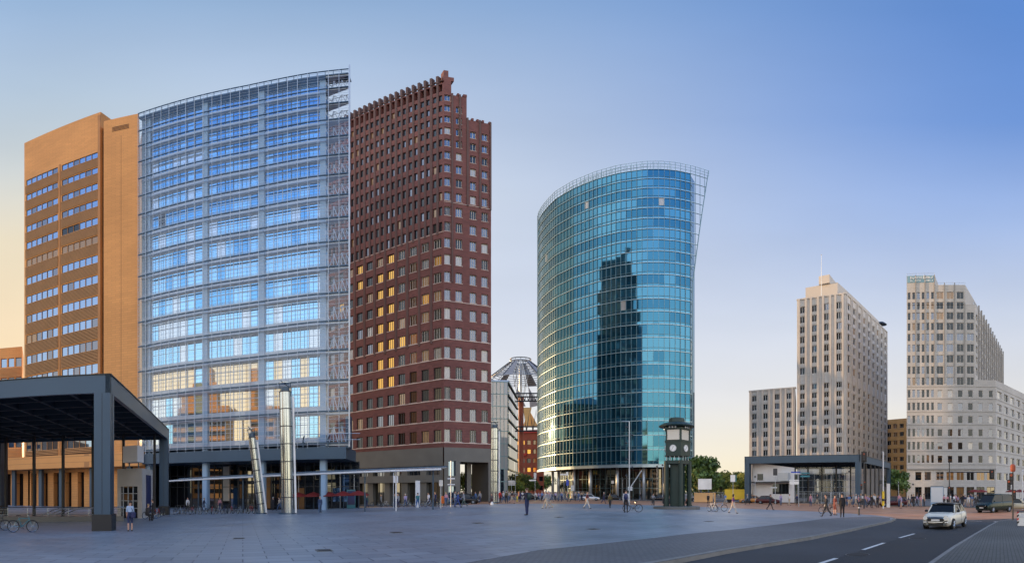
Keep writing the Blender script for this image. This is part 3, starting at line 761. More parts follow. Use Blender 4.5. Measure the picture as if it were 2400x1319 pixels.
# walkways and floors
for k, z in enumerate(zl[:-1]):
    mb = MB(); 
    fbox(mb, FD, 0, uB, z-.12, z, body_d, body_d+.5, M['rail'], 14)
    fbox(mb, FD, 0, FD.len, z-.10, z+.10, -.10, .10, M['steel_dark'], 18)
    # fin beyond the body: tapering floor plate and truss
    q = [FD.at(uB,z,body_d-.4), FD.at(FD.len,z,-.2), FD.at(uB,z,-.15)]
    mb.poly([tuple(v) for v in q]+[(v.x,v.y,v.z-.35) for v in q], [(0,2,1),(3,4,5),(0,1,4,3),(1,2,5,4),(2,0,3,5)], M['rail'])
    mb.obj('walkway', D)
    mb = MB(); n = 6; prev = None
    for i in range(n+1):
        f = i/n; u = uB+(FD.len-uB)*f; d = (body_d-.4)*(1-f)-.2*f
        a_ = FD.at(u, z+.05, -.05); b_ = FD.at(u, z+2.1, d if i % 2 else -.05)
        if prev is not None: mb.tube([prev, b_], .05, M['rail'], 4); mb.tube([prev, a_], .05, M['rail'], 4)
        mb.tube([a_, b_], .045, M['rail'], 4); prev = b_
    mb.tube([FD.at(uB,z+2.1,body_d), FD.at(FD.len,z+2.1,-.1)], .06, M['rail'], 4)
    mb.obj('fin_truss', D)
    # louvre rails across the outer skin
    mb = MB(); zt = zl[k+1]
    for f in (.15,.3,.45,.6,.75,.9):
        zz_ = z+(zt-z)*f; fbox(mb, FD, 0, FD.len, zz_-.014, zz_+.014, -.01, .03, M['rail'], 10)
    for f in (.06,.10,.14): zz_ = z+(zt-z)*f; fbox(mb, FD, 0, uB, zz_-.02, zz_+.02, -.3, -.24, M['steel_lt'], 8)
    mb.obj('louvre_rails', D)
    mb = MB(); hi = FD.len if z < 62 else uB
    n = 22
    for i in range(n):
        u0, u1 = hi*i/n, hi*(i+1)/n; j = rnd.uniform(-.015,.015)
        mb.face([FD.at(u0,z+.1,j),FD.at(u1,z+.1,-j),FD.at(u1,zt-.1,-j),FD.at(u0,zt-.1,j)], M['g_skin'])
    mb.obj('outer_glass', D)
n = 23
for i in range(n+1):
    u = FD.len*i/n; mb = MB(); fbox(mb, FD, max(0,u-.03), min(FD.len,u+.03), z_lo, zl[-1], .06, .12, M['rail']); mb.obj('screen_post', D)
mb = MB(); fbox(mb, FD, FD.len-.14, FD.len+.02, z_lo, zl[-1]+1.2, -.12, .16, M['steel_lt']); mb.obj('fin_edge', D)
mb = MB(); fbox(mb, FD, 0, FD.len, 76.2, 76.4, -.06, .1, M['steel_dark'], 18); fbox(mb, FD, 0, uB+3, 74.9, 75.25, body_d-1, .0, M['steel_dark'], 16)
for i in range(31): u = FD.len*i/30*.999; fbox(mb, FD, u-.03, u+.03, 75.0, 76.2, -.04, .04, M['steel_dark'])
q = [FD.at(uB,75.0,body_d-.6), FD.at(FD.len,75.0,-.2), FD.at(uB,75.0,-.15)]
mb.poly([tuple(v) for v in q]+[(v.x,v.y,v.z-.4) for v in q], [(0,2,1),(3,4,5),(0,1,4,3),(1,2,5,4),(2,0,3,5)], M['rail'])
mb.obj('roof_rail', D)
# body volume
mb = MB(); nn = 16
rg = [FD.at(uB*i/nn, 0, body_d-.25) for i in range(nn+1)]; rg = [(p.x,p.y) for p in rg]+[tuple(P2(763,72)), tuple(P2(600,80)), tuple(P2(324,86))]
for i in range(nn, len(rg)):
    a = rg[i]; b = rg[(i+1)%len(rg)]; mb.face([(a[0],a[1],7.5),(b[0],b[1],7.5),(b[0],b[1],75),(a[0],a[1],75)], M['spandrel'])
mb.poly([(x,y,75.0) for x,y in rg], [tuple(range(len(rg)))], M['roof']); mb.poly([(x,y,7.5) for x,y in rg], [tuple(range(len(rg)))], M['black'])
mb.prism([tuple(FD.at(0,0,-8).xy),tuple(FD.at(FD.len*.9,0,-8).xy),tuple(P2(763,74)),tuple(P2(324,86))], -1.2, 7.4, M['black'])  # black fill added to stop low sun leaking under the block
mb.obj('block_body', D)
# edge beam and recessed ground floor
mb = MB(); fbox(mb, FD, -.5, FD.len*.985, 5.9, 7.5, body_d-6, .05, M['steel_dark'], 16); mb.obj('edge_beam', D)
mb = MB(); FQ = Fac([FD.at(x,0,-7.5).xy for x in [FD.len*i/10 for i in range(11)]])
fquad(mb, FQ, 0, FQ.len, -1, 6, 0, M['g_dark'], 10)
for i in range(25):
    u = FQ.len*i/24; fbox(mb, FQ, u-.06, u+.06, -1, 6, 0, .1, M['frame_dark'])
for z in (2.4, 4.2): fbox(mb, FQ, 0, FQ.len, z-.05, z+.05, .005, .09, M['frame_dark'], 10)
rr = random.Random(5)
for i in range(24):
    if rr.random() < .42: u = FQ.len*(i+.1)/24; fquad(mb, FQ, u, u+FQ.len/24*.8, rr.choice((-.9,.2,2.6)), rr.choice((2.2,2.3,4.1)) if rr.random() < .6 else 5.6, .04, pick([('g_blue',3),('g_pale',1),('g_mid',3),('g_brown',2),('g_lobby',2)]))
mb.obj('ground_floor_glass', D)
for px in (340,473,606,752):
    mb = MB(); u = FD.u_at(px); fbox(mb, FD, u-.32, u+.32, -1, 5.9, -1.6, -.9, M['col_blue']); mb.obj('column', D)
mb = MB()
for px in (688,712,770): u = FD.u_at(px); mb.tube([FD.at(u,7.5,.3),FD.at(u,8.5,.3)], .12, M['steel_dark']); mb.tube([FD.at(u,8.5,.3),FD.at(u+.35,8.9,.9)], .09, M['steel_dark'])
for z in (8.3, 9.1): mb.tube([FD.at(FD.u_at(630)+i*2.1, z+.05*(i%2), .5) for i in range(7)], .04, M['rail'], 4)
mb.obj('floodlight', D)
mb = MB(); fbox(mb, FD, FD.u_at(809), FD.u_at(820), 7.3, 11.5, -1.6, -.2, M['steel_dark']); mb.obj('gondola_box', D)

# ---------- orange terracotta tower (left)
O = thing('orange_tower', 'orange terracotta office tower with ribbon windows and a blank stair slab', 'building')
a0, a1 = P2(57,90.0), P2(236,79.0); FO = Fac([a0,a1]); zt = 81.0
mb = MB(); items = []; ops = []
pitch = 4.16; nrow = 17; uo = FO.len
r0 = 1.65+.8442*79-pitch*13 - 1.0
sill = [r0+pitch*k for k in range(-1,14)]
ulist = []; half = uo*.5
for g_ in range(2):
    for i in range(6): ulist.append(.5+ g_*(half-.1) + (half-1.0)*(i+.5)/6)
wd = (half-1.0)/6*.98
for k, z in enumerate(sill):
    if z < 9: continue
    for i, u in enumerate(ulist):
        ops.append((u-wd/2,u+wd/2,z,z+1.75))
        pm = pick([('g_blue',8),('g_mid',2)])
        if k == 9: pm = M['g_brown']
        if (k == 10 and i in (6,7,8)): pm = M['g_dark']
        if (k == 5 and i < 2) or (k == 2 and 6 <= i < 9) : pm = M['g_brown']
        items.append((FO,u,z,wd,1.75,1,1,.05,M['frame_dark'],pm,None,.10))
wall(mb, FO, 0, uo, 7.8, zt, ops, M['terra'], .14)
back = [a1+Vector((-1.0,4.2)), a1+Vector((-2.4,7)), a0+Vector((-5,8))]
core(mb, FO, back, 7.8, zt, M['terra'], M['roof'])
mb.obj('wall', O)
windows(O, items, 100)
for k, z in enumerate(sill):     # rods of the spandrels
    if z < 9: continue
    mb = MB()
    for g_ in range(2):
        ua = .35+g_*(half-.1); ub = ua+half-.75
        for j in range(8):
            zz_ = z-2.15+.26*j
            if zz_ < 8: continue
            fbox(mb, FO, ua, ub, zz_, zz_+.11, .02, .16, M['terra_rod'])
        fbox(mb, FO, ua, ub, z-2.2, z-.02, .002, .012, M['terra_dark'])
        fbox(mb, FO, ua, ub, z-.1, z+.0, .02, .22, M['terra_rod'])
    mb.obj('spandrel_rods', O)
mb = MB(); fbox(mb, FO, half-.18, half+.12, 8, sill[-1]+2.2, 0, .14, M['terra']); fbox(mb, FO, uo-.5, uo, 7.8, zt-1, 0, .14, M['terra']); mb.obj('vertical_strip', O)
s0, s1 = P2(243,77.4), P2(326,74.9); FSl = Fac([s0,s1]); mb = MB()
wall(mb, FSl, 0, FSl.len, 7.8, 76.4, [], M['terra'])
core(mb, FSl, [P2(327,80), P2(262,84), P2(243,81)], 7.8, 76.4, M['terra'], M['roof'])
mb.obj('stair_slab', O)
mb = MB(); u0, u1 = FSl.len*.25, FSl.len*.72
for j in range(4): fbox(mb, FSl, u0, u1, 72.6+j*.36, 72.6+j*.36+.16, -.02, .06, M['terra_dark'])
mb.obj('vent_louvre', O)
mb = MB()
for f in (.5,): fbox(mb, FSl, FSl.len*f-.02, FSl.len*f+.02, 8, 71, .002, .012, M['terra_dark'])
mb.obj('panel_joint', O)
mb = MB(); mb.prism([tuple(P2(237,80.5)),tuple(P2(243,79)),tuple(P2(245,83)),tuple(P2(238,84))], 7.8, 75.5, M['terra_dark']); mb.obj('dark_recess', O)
# lower storeys under the tower
FO2 = Fac([P2(-30,92), P2(57,88), P2(240,77.5), P2(330,74)]); mb = MB()
fbox(mb, FO2, 0, FO2.len, 5.6, 7.8, -2, .3, M['terra'], 1); ops = []
for i in range(12): ops.append((FO2.len*(i+.12)/12, FO2.len*(i+.62)/12, -1.0, 5.0))
for i in range(3):
    a_ = FO2.L[i]; b_ = FO2.L[i+1]
    wall(mb, FO2, a_+.001, b_-.001, -1.2, 5.6, [o for o in ops if o[0] > a_+.1 and o[1] < b_-.1], M['terra'], 1.5, d=-1.5)
fquad(mb, FO2, 0, FO2.len, -1.2, 5.6, -2.6, M['g_dark'], 10)
mb.prism([tuple(P2(52,93)),tuple(P2(243,81)),tuple(P2(330,79)),tuple(P2(324,90)),tuple(P2(52,104))], -1.2, 7.7, M['black'])  # unseen black mass, added so sunlight cannot pass below the tower
mb.obj('ground_storey', O)
for px in (30,92,140,212,300):
    mb = MB(); u = FO2.u_at(px); fbox(mb, FO2, u-.35, u+.35, -1.2, 5.6, -.9, -.2, M['steel_dark']); mb.obj('column', O)
# low neighbour at the far left
N = thing('terracotta_wing', 'low orange terracotta wing cut by the left edge beside the tall orange tower', 'building')
FN = Fac([P2(-260,108), P2(52,95.5)]); zt = 31.3; ops = []; items = []; mb = MB()  # stretch beyond the view is added to keep low sun off the plaza
for k in range(5):
    z = zt-3.2-pitch*k-1.0
    if z < 9: continue
    for i in range(20):
        u = FN.len*(i+.5)/20; w_ = FN.len/20*.8; ops.append((u-w_/2,u+w_/2,z,z+1.9)); items.append((FN,u,z,w_,1.9,1,1,.07,M['terra_dark'],pick([('g_blue',6),('g_mid',2)]),None,.25))
wall(mb, FN, 0, FN.len, -1, zt, ops, M['terra'], .3); core(mb, FN, [P2(56,104), P2(-260,120)], -1, zt, M['terra'], M['roof']); mb.obj('wall', N)
windows(N, items)
mb = MB()
for k in range(5):
    z = zt-3.2-pitch*k-1.0
    for j in range(8):
        zz_ = z-2.2+.26*j
        if zz_ > 4: fbox(mb, FN, .2, FN.len-.3, zz_, zz_+.11, .01, .14, M['terra_rod'])
mb.obj('spandrel_rods', N)
# lower neighbour right behind the brick tower
Q = thing('brick_annex', 'lower brick block hiding behind the red brick tower', 'building')
mb = MB(); mb.prism([(-40,113),(-14,108.5),(-16,118),(-42,122)], -1, 50, M['brick']); mb.prism([(-34,113),(-18,110.5),(-19,117),(-35,120)], 50, 60, M['brick']); mb.obj('wall', Q)

# ---------- pale stone high-rise with lower wing (right of centre)
R = thing('limestone_tower', 'pale limestone tower with vertical ribs, a rooftop mast and a lower wing on its left', 'tower')
A = P2(1868,164.0); Bc = P2(1982,158.0); Cc = P2(2079,200.7); W0 = P2(1756,172.0); W1 = P2(1864,165.5)
F1 = Fac([A,Bc]); F2 = Fac([Bc,Cc]); F3 = Fac([W0,W1]); zt = 70.2
ops1 = []; items = []
up = [zt-5.2-3.82*k for k in range(7)]; lo_ = [up[-1]-5.6-3.12*k for k in range(9)]
rowz = [(z,2.55) for z in up]+[(z,2.05) for z in lo_ if z > 9]
c1_ = [F1.len*(i+.5)/4 for i in range(4)]; w1 = F1.len/4*.58
for z,h in rowz:
    for u in c1_:
        ops1.append((u-w1/2,u+w1/2,z,z+h)); items.append((F1,u,z,w1,h,3,1,.14,M['white'],pick([('g_dark',8),('g_mid',2)]),None,.3))
mb = MB(); wall(mb, F1, 0, F1.len, -1, zt, ops1, M['limestone'], .4)
n2 = 9; w2 = F2.len/n2*.6; ops2 = []
for z,h in rowz:
    for i in range(n2):
        u = F2.len*(i+.5)/n2; ops2.append((u-w2/2,u+w2/2,z,z+h)); items.append((F2,u,z,w2,h,2,1,.18,M['frame_lt'],pick([('g_mid',3),('g_dark',7),('g_brown',1)]),None,.3))
wall(mb, F2, 0, F2.len, -1, zt, ops2, M['limestone'], .45)
core(mb, Fac([A,Bc,Cc]), [P2(2040,225), P2(1880,205)], -1, zt, M['limestone'], M['roof'])
mb.obj('wall', R)
n3 = 4; w3 = F3.len/n3*.58; ops3 = []; z3 = 37.6
for k in range(9):
    z = z3-3.6-3.3*k
    if z < 9: continue
    for i in range(n3):
        u = F3.len*(i+.5)/n3; ops3.append((u-w3/2,u+w3/2,z,z+2.2)); items.append((F3,u,z,w3,2.2,3,1,.14,M['white'],pick([('g_dark',7),('g_mid',3)]),None,.3))
mb = MB(); wall(mb, F3, 0, F3.len, -1, z3, ops3, M['limestone'], .4); core(mb, F3, [P2(1866,190), P2(1760,196)], -1, z3, M['limestone'], M['roof']); mb.obj('wing_wall', R)
windows(R, items)
for F, n, z_, pr in ((F1,4,zt,.5),(F2,n2,zt,.35),(F3,4,z3,.5)):
    for i in range(n+1):
        for s_ in ((-.9,.9) if n == 4 else (-.62,.62)):
            u = F.len*i/n+s_
            if u < .2 or u > F.len-.2: continue
            mb = MB(); fbox(mb, F, u-(.33 if n == 4 else .22), u+(.33 if n == 4 else .22), 8, z_+.35, 0, pr, M['limestone']); mb.obj('rib', R)
    mb = MB(); fbox(mb, F, -.1, F.len+.1, z_+.0, z_+.55, -.8, .25, M['limestone']); mb.obj('parapet', R)
# penthouse steps
mb = MB()
pc = (A+Bc)/2
def blk(px0, r0, px1, r1, px2, r2, px3, r3, z0, z1, m=M['limestone']):
    mb.prism([tuple(P2(px0,r0)),tuple(P2(px1,r1)),tuple(P2(px2,r2)),tuple(P2(px3,r3))], z0, z1, m)
blk(1888,168, 1963,163, 2060,205, 1990,214, zt, zt+7.0)
blk(1919,165, 1944,163.2, 1985,185, 1960,190, zt+7, zt+10.4)
blk(1878,169, 1888.5,168, 1930,190, 1920,190, zt, zt+3.0)
mb.obj('roof_storey', R)
mb = MB(); q = P2(1925,161.5); mb.tube([(q.x,q.y,zt-1),(q.x,q.y,zt+8),(q.x,q.y,ZP(598,161.5))], .16, M['white'], 6, .06); mb.lathe([(.01,0),(.25,.2),(.01,.4)], M['white'], 8, (q.x,q.y,ZP(598,161.5))); mb.obj('mast', R)
mb = MB(); q = F2.at(F2.len*.93, zt+1.2, -1.5); mb.tube([(q.x,q.y,zt),(q.x,q.y,zt+3)], .4, M['frame_dark']); mb.tube([(q.x,q.y,zt+3),(q.x,q.y,zt+4)], 2.4, M['frame_dark'], 10, 1.2); mb.obj('roof_vent', R)
mb = MB(); fquad(mb, F1, .5, F1.len-.5, -.5, 7.5, .1, M['g_mid']); 
for i in range(9): u = F1.len*i/8; fbox(mb, F1, max(0,u-.2), u+.2, -.5, 7.6, .1, .3, M['stone_grey'])
mb.obj('ground_floor_glass', R)

# ---------- stepped grey-beige tower at the right
K = thing('beige_stone_tower', 'grey-beige stone high-rise stepping down to an eight-storey wing at the right edge', 'tower')
p0 = P2(2125,140); p1 = P2(2334,140); 
FK = Fac([p0,p1]); k1 = FK.u_at(2191); k2 = FK.u_at(2262); k3 = FK.u_at(2286); LKn = FK.len
FW = Fac([p1, P2(2470,190)]); FU = Fac([FK.at(k3,0).xy, P2(2350,195)]); FU2 = Fac([FK.at(k2,0,-.4).xy+Vector((.4,.6)), P2(2330,175)])
tops = [(0,k1,68.8),(k1,k2,65.4),(k2,k3,58.7),(k3,LKn,34.6)]
rowsK = [(33.0+3.45*k, 2.35) for k in range(10)]+[(33.0-3.87*(k+1)+.2, 2.3) for k in range(6)]
ops = []; items = []
cols = [k1*(i+.5)/6 for i in range(6)]
nB = 4; cb = [k1+(k3-k1)*(i+.5)/nB for i in range(nB)]; cbw = (k3-k1)/nB
cl = [k3+(LKn-k3)*(i+.5)/2 for i in range(2)]
for z,h in rowsK:
    hi = z > 32.5
    for u in cols:
        if z+h > 66: continue
        w_ = k1/6*(.62 if hi else .6); ops.append((u-w_/2,u+w_/2,z,z+h)); items.append((FK,u,z,w_,h,1,1,.08,M['frame_lt'],pick([('g_mid',3),('g_dark',5),('g_brown',1 if hi else 0),('g_pale',0 if hi else 1)]),None,.25))
    for u in cb:
        t_ = 65.4 if u < k2 else 58.7
        if z+h > t_-1: continue
        w_ = cbw*(.70 if hi else .48); ops.append((u-w_/2,u+w_/2,z,z+h-(0 if hi else .2))); items.append((FK,u,z,w_,h-(0 if hi else .2),2 if hi else 1,1,.09,M['frame_lt'],pick([('g_mid',3),('g_dark',6),('g_brown',1)]) if hi else pick([('g_pale',2),('g_mid',3),('g_dark',4)]),None,.2))
    if not hi:
        for u in cl:
            w_ = (LKn-k3)/2*.42; ops.append((u-w_/2,u+w_/2,z,z+h-.2)); items.append((FK,u,z,w_,h-.2,1,1,.09,M['frame_lt'],pick([('g_pale',2),('g_mid',3),('g_dark',3)]),None,.2))
# first floor above the shops and the shop openings
fl = []
for u in cols[::2]+cb+cl:
    w_ = 1.9 if u < k1 else 2.2 if u < k3 else 2.3
    ops.append((u-w_/2,u+w_/2,4.9,7.4)); items.append((FK,u,4.9,w_,2.5,2 if u > k1 else 1,1,.1,M['frame_lt'],pick([('g_brown',3),('g_dark',2),('g_mid',1)]),None,.3))
    ops.append((u-w_/2,u+w_/2,-.6,3.0)); items.append((FK,u,-.6,w_,3.6,2,1,.1,M['frame_dark'],pick([('g_lobby',3),('g_dark',2),('g_brown',1)]),None,.4))
mb = MB()
for a,b,t_ in tops: wall(mb, FK, a, b, -1, t_, [o for o in ops if a-.01 <= (o[0]+o[1])/2 <= b+.01], M['limestone2'], .4)
nW = 11; zW = 34.6
opw = []
for z,h in rowsK+[(5.0,2.3)]:
    if z > 32.5: continue
    for i in range(nW):
        u = FW.len*(i+.5)/nW; w_ = FW.len/nW*.62; opw.append((u-w_/2,u+w_/2,z,z+h-.1)); items.append((FW,u,z,w_,h-.1,2,1,.12,M['frame_lt'],pick([('g_mid',4),('g_dark',4),('g_pale',1)]),None,.3))
wall(mb, FW, 0, FW.len, -1, zW, opw, M['limestone2'], .5)
nU = 13; opu = []
for z,h in rowsK:
    if z < 34.7 or z+h > 58: continue
    for i in range(nU):
        u = FU.len*(i+.5)/nU; w_ = FU.len/nU*.55; opu.append((u-w_/2,u+w_/2,z,z+h)); items.append((FU,u,z,w_,h,1,1,.12,M['frame_lt'],pick([('g_mid',4),('g_dark',4)]),None,.3))
wall(mb, FU, 0, FU.len, 34.6, 58.7, opu, M['limestone2'], .5)
bkw = [P2(2470,215), P2(2350,215), P2(2200,190), P2(2130,185)]
e3 = FK.at(k3,0).xy; e2 = FK.at(k2,0).xy; e1 = FK.at(k1,0).xy
u_end = P2(2350,195)
mb.poly([(p.x,p.y,34.6) for p in (e3,p1,P2(2470,190),P2(2470,215),u_end)], [(0,1,2,3,4)], M['roof'])
mb.poly([(p.x,p.y,58.7) for p in (p0,e3,u_end,P2(2200,190))], [(0,1,2,3)], M['roof'])
def vw(a,b,z0,z1):
    l = (b-a).length; mb.face([(a.x,a.y,z0),(b.x,b.y,z0),(b.x,b.y,z1),(a.x,a.y,z1)], M['limestone2'], [(0,z0),(l,z0),(l,z1),(0,z1)])
b2_ = P2(2322,183); b1_ = P2(2211,158); bL = P2(2136,158)
vw(e2,b2_,58.7,65.4); vw(b2_,P2(2200,190),58.7,65.4); mb.poly([(p.x,p.y,65.4) for p in (p0,e2,b2_,P2(2200,190))], [(0,1,2,3)], M['roof'])
vw(e1,b1_,65.4,68.8); vw(b1_,bL,65.4,68.8); vw(bL,p0,65.4,68.8); mb.poly([(p.x,p.y,68.8) for p in (p0,e1,b1_,bL)], [(0,1,2,3)], M['roof'])
vw(P2(2200,190),p0,-1,65.4); vw(P2(2350,215),P2(2200,190),-1,58.7)
mb.obj('wall', K); windows(K, items)
for F,us,z0_,z1_ in ((FK,[k1*i/3 for i in range(1,4)],33.5,68.9),(FK,[k1+cbw*i for i in range(1,4)],33.5,58.9),(FU,[FU.len*i/nU for i in range(1,nU+1)],34.8,60)):
    for u in us:
        mb = MB(); fbox(mb, F, u-.28, u+.02, z0_, z1_ if F is FU or u < k1+.1 else (66 if u < k2 else 59.2), 0, .22 if F is FK else .45, M['limestone2']); mb.obj('rib', K)
for z,h in rowsK:
    if z > 33.6: continue
    mb = MB(); fbox(mb, FK, 0, LKn+.1, z-.58, z-.42, 0, .07, M['limestone2']); fbox(mb, FW, 0, FW.len, z-.58, z-.42, 0, .07, M['limestone2']); mb.obj('string_course', K)
mb = MB(); fbox(mb, FK, 0, LKn+.1, 8.0, 8.3, 0, .35, M['limestone2']); fbox(mb, FK, 0, LKn+.1, 33.0+1.2, 34.75, -.3, .12, M['limestone2']) if False else None; mb.obj('cornice', K)
for F, a, b, z in ((FK,0,k1,68.8),(FK,k1,k2,65.4),(FU,0,FU.len,58.7)):
    mb = MB(); n = int((b-a)/1.5)
    for i in range(n+1): u = a+(b-a)*i/n; fbox(mb, F, u-.05, u+.05, z, z+1.0, -.5, -.4, M['rail'])
    fbox(mb, F, a, b, z+.95, z+1.02, -.5, -.4, M['rail']); mb.obj('roof_railing', K)
# rooftop letters, unreadable at this distance: pale upright strokes in two rows, as on the photo
mb = MB(); fbox(mb, FK, .15, k1-.1, 66.3, 68.75, 0, .05, M['mull']); mb.obj('sign_band', K)
rs = random.Random(4); u = 1.1
mb = MB()
while u < k1-.8:
    hh = rs.choice((.55,.85,.85,1.0)); w_ = rs.choice((.09,.14,.2)); fbox(mb, FK, u, u+w_, 67.45, 67.45+hh, .3, .36, M['white'])
    if rs.random() < .4: fbox(mb, FK, u+w_, u+w_+.2, 67.45+hh-.14, 67.45+hh, .3, .36, M['white'])
    if rs.random() < .8: fbox(mb, FK, u+.05, u+.05+w_, 66.6, 66.6+hh*.6, .3, .36, M['white'])
    u += w_+rs.choice((.16,.22,.3))
mb.obj('roof_lettering', K)

# ---------- ochre block in the gap
X = thing('ochre_building', 'ochre apartment block glimpsed in the gap between the two pale stone towers', 'building')
FX = Fac([P2(2076,206), P2(2136,200)]); mb = MB(); ops = []; items = []
for k in range(8):
    z = 31.5-3.3-3.5*k+.3
    for i in range(4): u = FX.len*(i+.5)/4; ops.append((u-1,u+1,z,z+1.9)); items.append((FX,u,z,2.0,1.9,2,1,.12,M['frame_lt'],M['g_brown'] if i%2 else M['g_dark'],None,.4))
M['ochre'] = M.get('ochre') or pbr('ochre_render', (.62,.38,.17), .8)
wall(mb, FX, 0, FX.len, -1, 32.5, ops, M['ochre'], .6); core(mb, FX, [P2(2136,215), P2(2070,220)], -1, 32.5, M['ochre'], M['roof']); mb.obj('wall', X); windows(X, items)

# ---------- glass prism and tent-roofed dome between the brick and the blue-green tower
Y = thing('glass_prism_building', 'low pale glass office prism beside the brick tower with a dark flank', 'building')
FY1 = Fac([P2(1138,119), P2(1190,120)]); FY2 = Fac([P2(1190,120), P2(1213,142)])
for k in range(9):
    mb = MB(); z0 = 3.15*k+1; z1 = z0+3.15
    for F, n, pool in ((FY1,6,[('g_mid',1),('g_pale',6)]),(FY2,10,[('g_dark',5),('g_brown',2),('g_gold',.6)])):  # white-backed front panes stand in for a pale light reflection
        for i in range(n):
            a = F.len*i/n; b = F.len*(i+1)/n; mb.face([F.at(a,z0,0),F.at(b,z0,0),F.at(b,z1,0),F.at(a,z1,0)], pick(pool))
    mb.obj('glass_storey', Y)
    mb = MB(); fbox(mb, FY1, 0, FY1.len, z1-.08, z1+.08, 0.01, .12, M['mull']); fbox(mb, FY2, 0.02, FY2.len, z1-.25, z1+.1, 0.01, .3, M['frame_dark']); mb.obj('floor_edge', Y)
mb = MB()
for i in range(7): u = FY1.len*i/6; fbox(mb, FY1, max(0,u-.06), min(FY1.len-.01,u+.06), 0, 29.4, .012, .1, M['mull'])
core(mb, Fac([P2(1138,119), P2(1190,120), P2(1213,142)]), [P2(1150,146)], 0, 29.4, M['redbrick2'], M['roof'])
q = [P2(1138,152), P2(1190,146)]
mb.obj('frame', Y)
mb = MB(); mb.poly([(*P2(1139,120.5),29.6),(*P2(1190,121),29.6),(*P2(1211,140),29.6),(*P2(1150,143),29.6),(*P2(1150,131),32.5),(*P2(1193,128),31.8)], [(0,1,5,4),(1,2,5),(2,3,4,5),(3,0,4)], M['spandrel']); mb.obj('sloping_roof', Y)

Z = thing('tent_roof_dome', 'conical tent roof of steel rings and fabric sails above a courtyard', 'dome')
cq = P2(1220,215); zr = 52.0; zt2 = 61.0
def ringp(r, z, n=36): return [(cq.x+r*cos(2*pi*i/n), cq.y+r*.8*sin(2*pi*i/n), z) for i in range(n+1)]
for j in range(11):
    f = j/10; r = 4.6+(15.5-4.6)*f; z = zt2-(zt2-zr)*f-0.8*sin(pi*f)
    mb = MB(); mb.tube(ringp(r, z), .16 if j else .4, M['steel_lt'], 5, caps=False); mb.obj('ring', Z)
mb = MB(); mb.tube(ringp(4.6, zt2+1.2), .22, M['frame_dark'], 5, caps=False)
for i in range(12): a = 2*pi*i/12; mb.tube([(cq.x+4.6*cos(a),cq.y+3.7*sin(a),zt2),(cq.x+4.6*cos(a),cq.y+3.7*sin(a),zt2+1.2)], .1, M['frame_dark'], 4)
mb.obj('crown_ring', Z)
def dome_sail(i, m, name):
    mb = MB(); a0 = 2*pi*(i)/18; a1 = 2*pi*(i+.8)/18
    p = lambda a, r, z: (cq.x+r*cos(a), cq.y+r*.8*sin(a), z)
    mb.face([p(a0,4.8,zt2-.2), p(a1,4.8,zt2-.2), p(a1,15.2,zr+.1), p(a0,15.2,zr+.1)], m); mb.obj(name, Z)
for i in range(0,18,3): dome_sail(i, M['grey_fab'], 'sail')
for i in range(18):
    a = 2*pi*i/18; mb = MB(); mb.tube([(cq.x+4.6*cos(a),cq.y+3.7*sin(a),zt2),(cq.x+15.5*cos(a),cq.y+12.4*sin(a),zr)], .14, M['frame_dark'], 4)
    mb.tube([(cq.x,cq.y,36),(cq.x+4.6*cos(a),cq.y+3.7*sin(a),zt2)], .12, M['steel_lt'], 4) if i%2 == 0 else None
    mb.obj('rib', Z)
mb = MB(); mb.tube([(cq.x,cq.y,34),(cq.x,cq.y,60)], .7, M['steel_lt'], 8); mb.obj('king_post', Z)
# hanging fabric cones below
for (pa, ya, pb, yb, pc_, yc, m, r_) in ((1206,952,1212,905,1232,952,'grey_fab',205),(1238,905,1262,950,1242,955,'grey_fab',204),(1225,955,1246,955,1236,1005,'orange_fab',200),(1240,960,1262,1000,1225,1000,'orange_fab',203)):
    mb = MB(); v = [(*P2(x,r_), ZP(y,r_)) for x,y in ((pa,ya),(pb,yb),(pc_,yc))]
    mb.poly(v+[(a,b+.3,c) for a,b,c in v], [(0,1,2),(5,4,3),(0,3,4,1),(1,4,5,2),(2,5,3,0)], M[m]); mb.obj('sail', Z)
# bridge truss across the courtyard mouth
TR = thing('bridge_truss', 'dark steel lattice truss spanning the gap below the tent roof', 'truss')
mb = MB(); r_ = 178
for y in (922,930,940,1000,1010): mb.tube([(*P2(1202,r_),ZP(y,r_)),(*P2(1270,r_),ZP(y,r_))], .28, M['frame_dark'], 5)
for (y0,y1,n) in ((940,922,7),(1010,960,4)):
    for i in range(n):
        x0 = 1204+60*i/n; x1 = 1204+60*(i+1)/n; xm = (x0+x1)/2
        mb.tube([(*P2(x0,r_),ZP(y0,r_)),(*P2(xm,r_),ZP(y1,r_)),(*P2(x1,r_),ZP(y0,r_))], .2, M['frame_dark'], 5)
mb.obj('chord', TR)
mb = MB(); mb.tube([(*P2(1221,r_+2),-.1),(*P2(1221,r_+2),ZP(930,r_))], 1.0, M['redbrick2'], 8); mb.tube([(*P2(1207,r_),-.1),(*P2(1205,r_),ZP(940,r_))], .4, M['frame_dark'], 8); mb.obj('pylon', TR)
V = thing('red_courtyard_block', 'rust-red courtyard building with red banners under the tent roof', 'building')
FV = Fac([P2(1204,192), P2(1275,188)]); mb = MB(); ops = []; items = []
for k in range(6):
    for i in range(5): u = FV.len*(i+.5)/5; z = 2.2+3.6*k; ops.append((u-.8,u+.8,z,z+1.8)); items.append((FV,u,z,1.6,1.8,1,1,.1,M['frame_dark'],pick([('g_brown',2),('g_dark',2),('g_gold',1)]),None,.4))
wall(mb, FV, 0, FV.len, -1, 25.5, ops, M['redbrick2'], .5); core(mb, FV, [P2(1275,205), P2(1204,208)], -1, 25.5, M['redbrick2'], M['roof']); mb.obj('wall', V); windows(V, items)
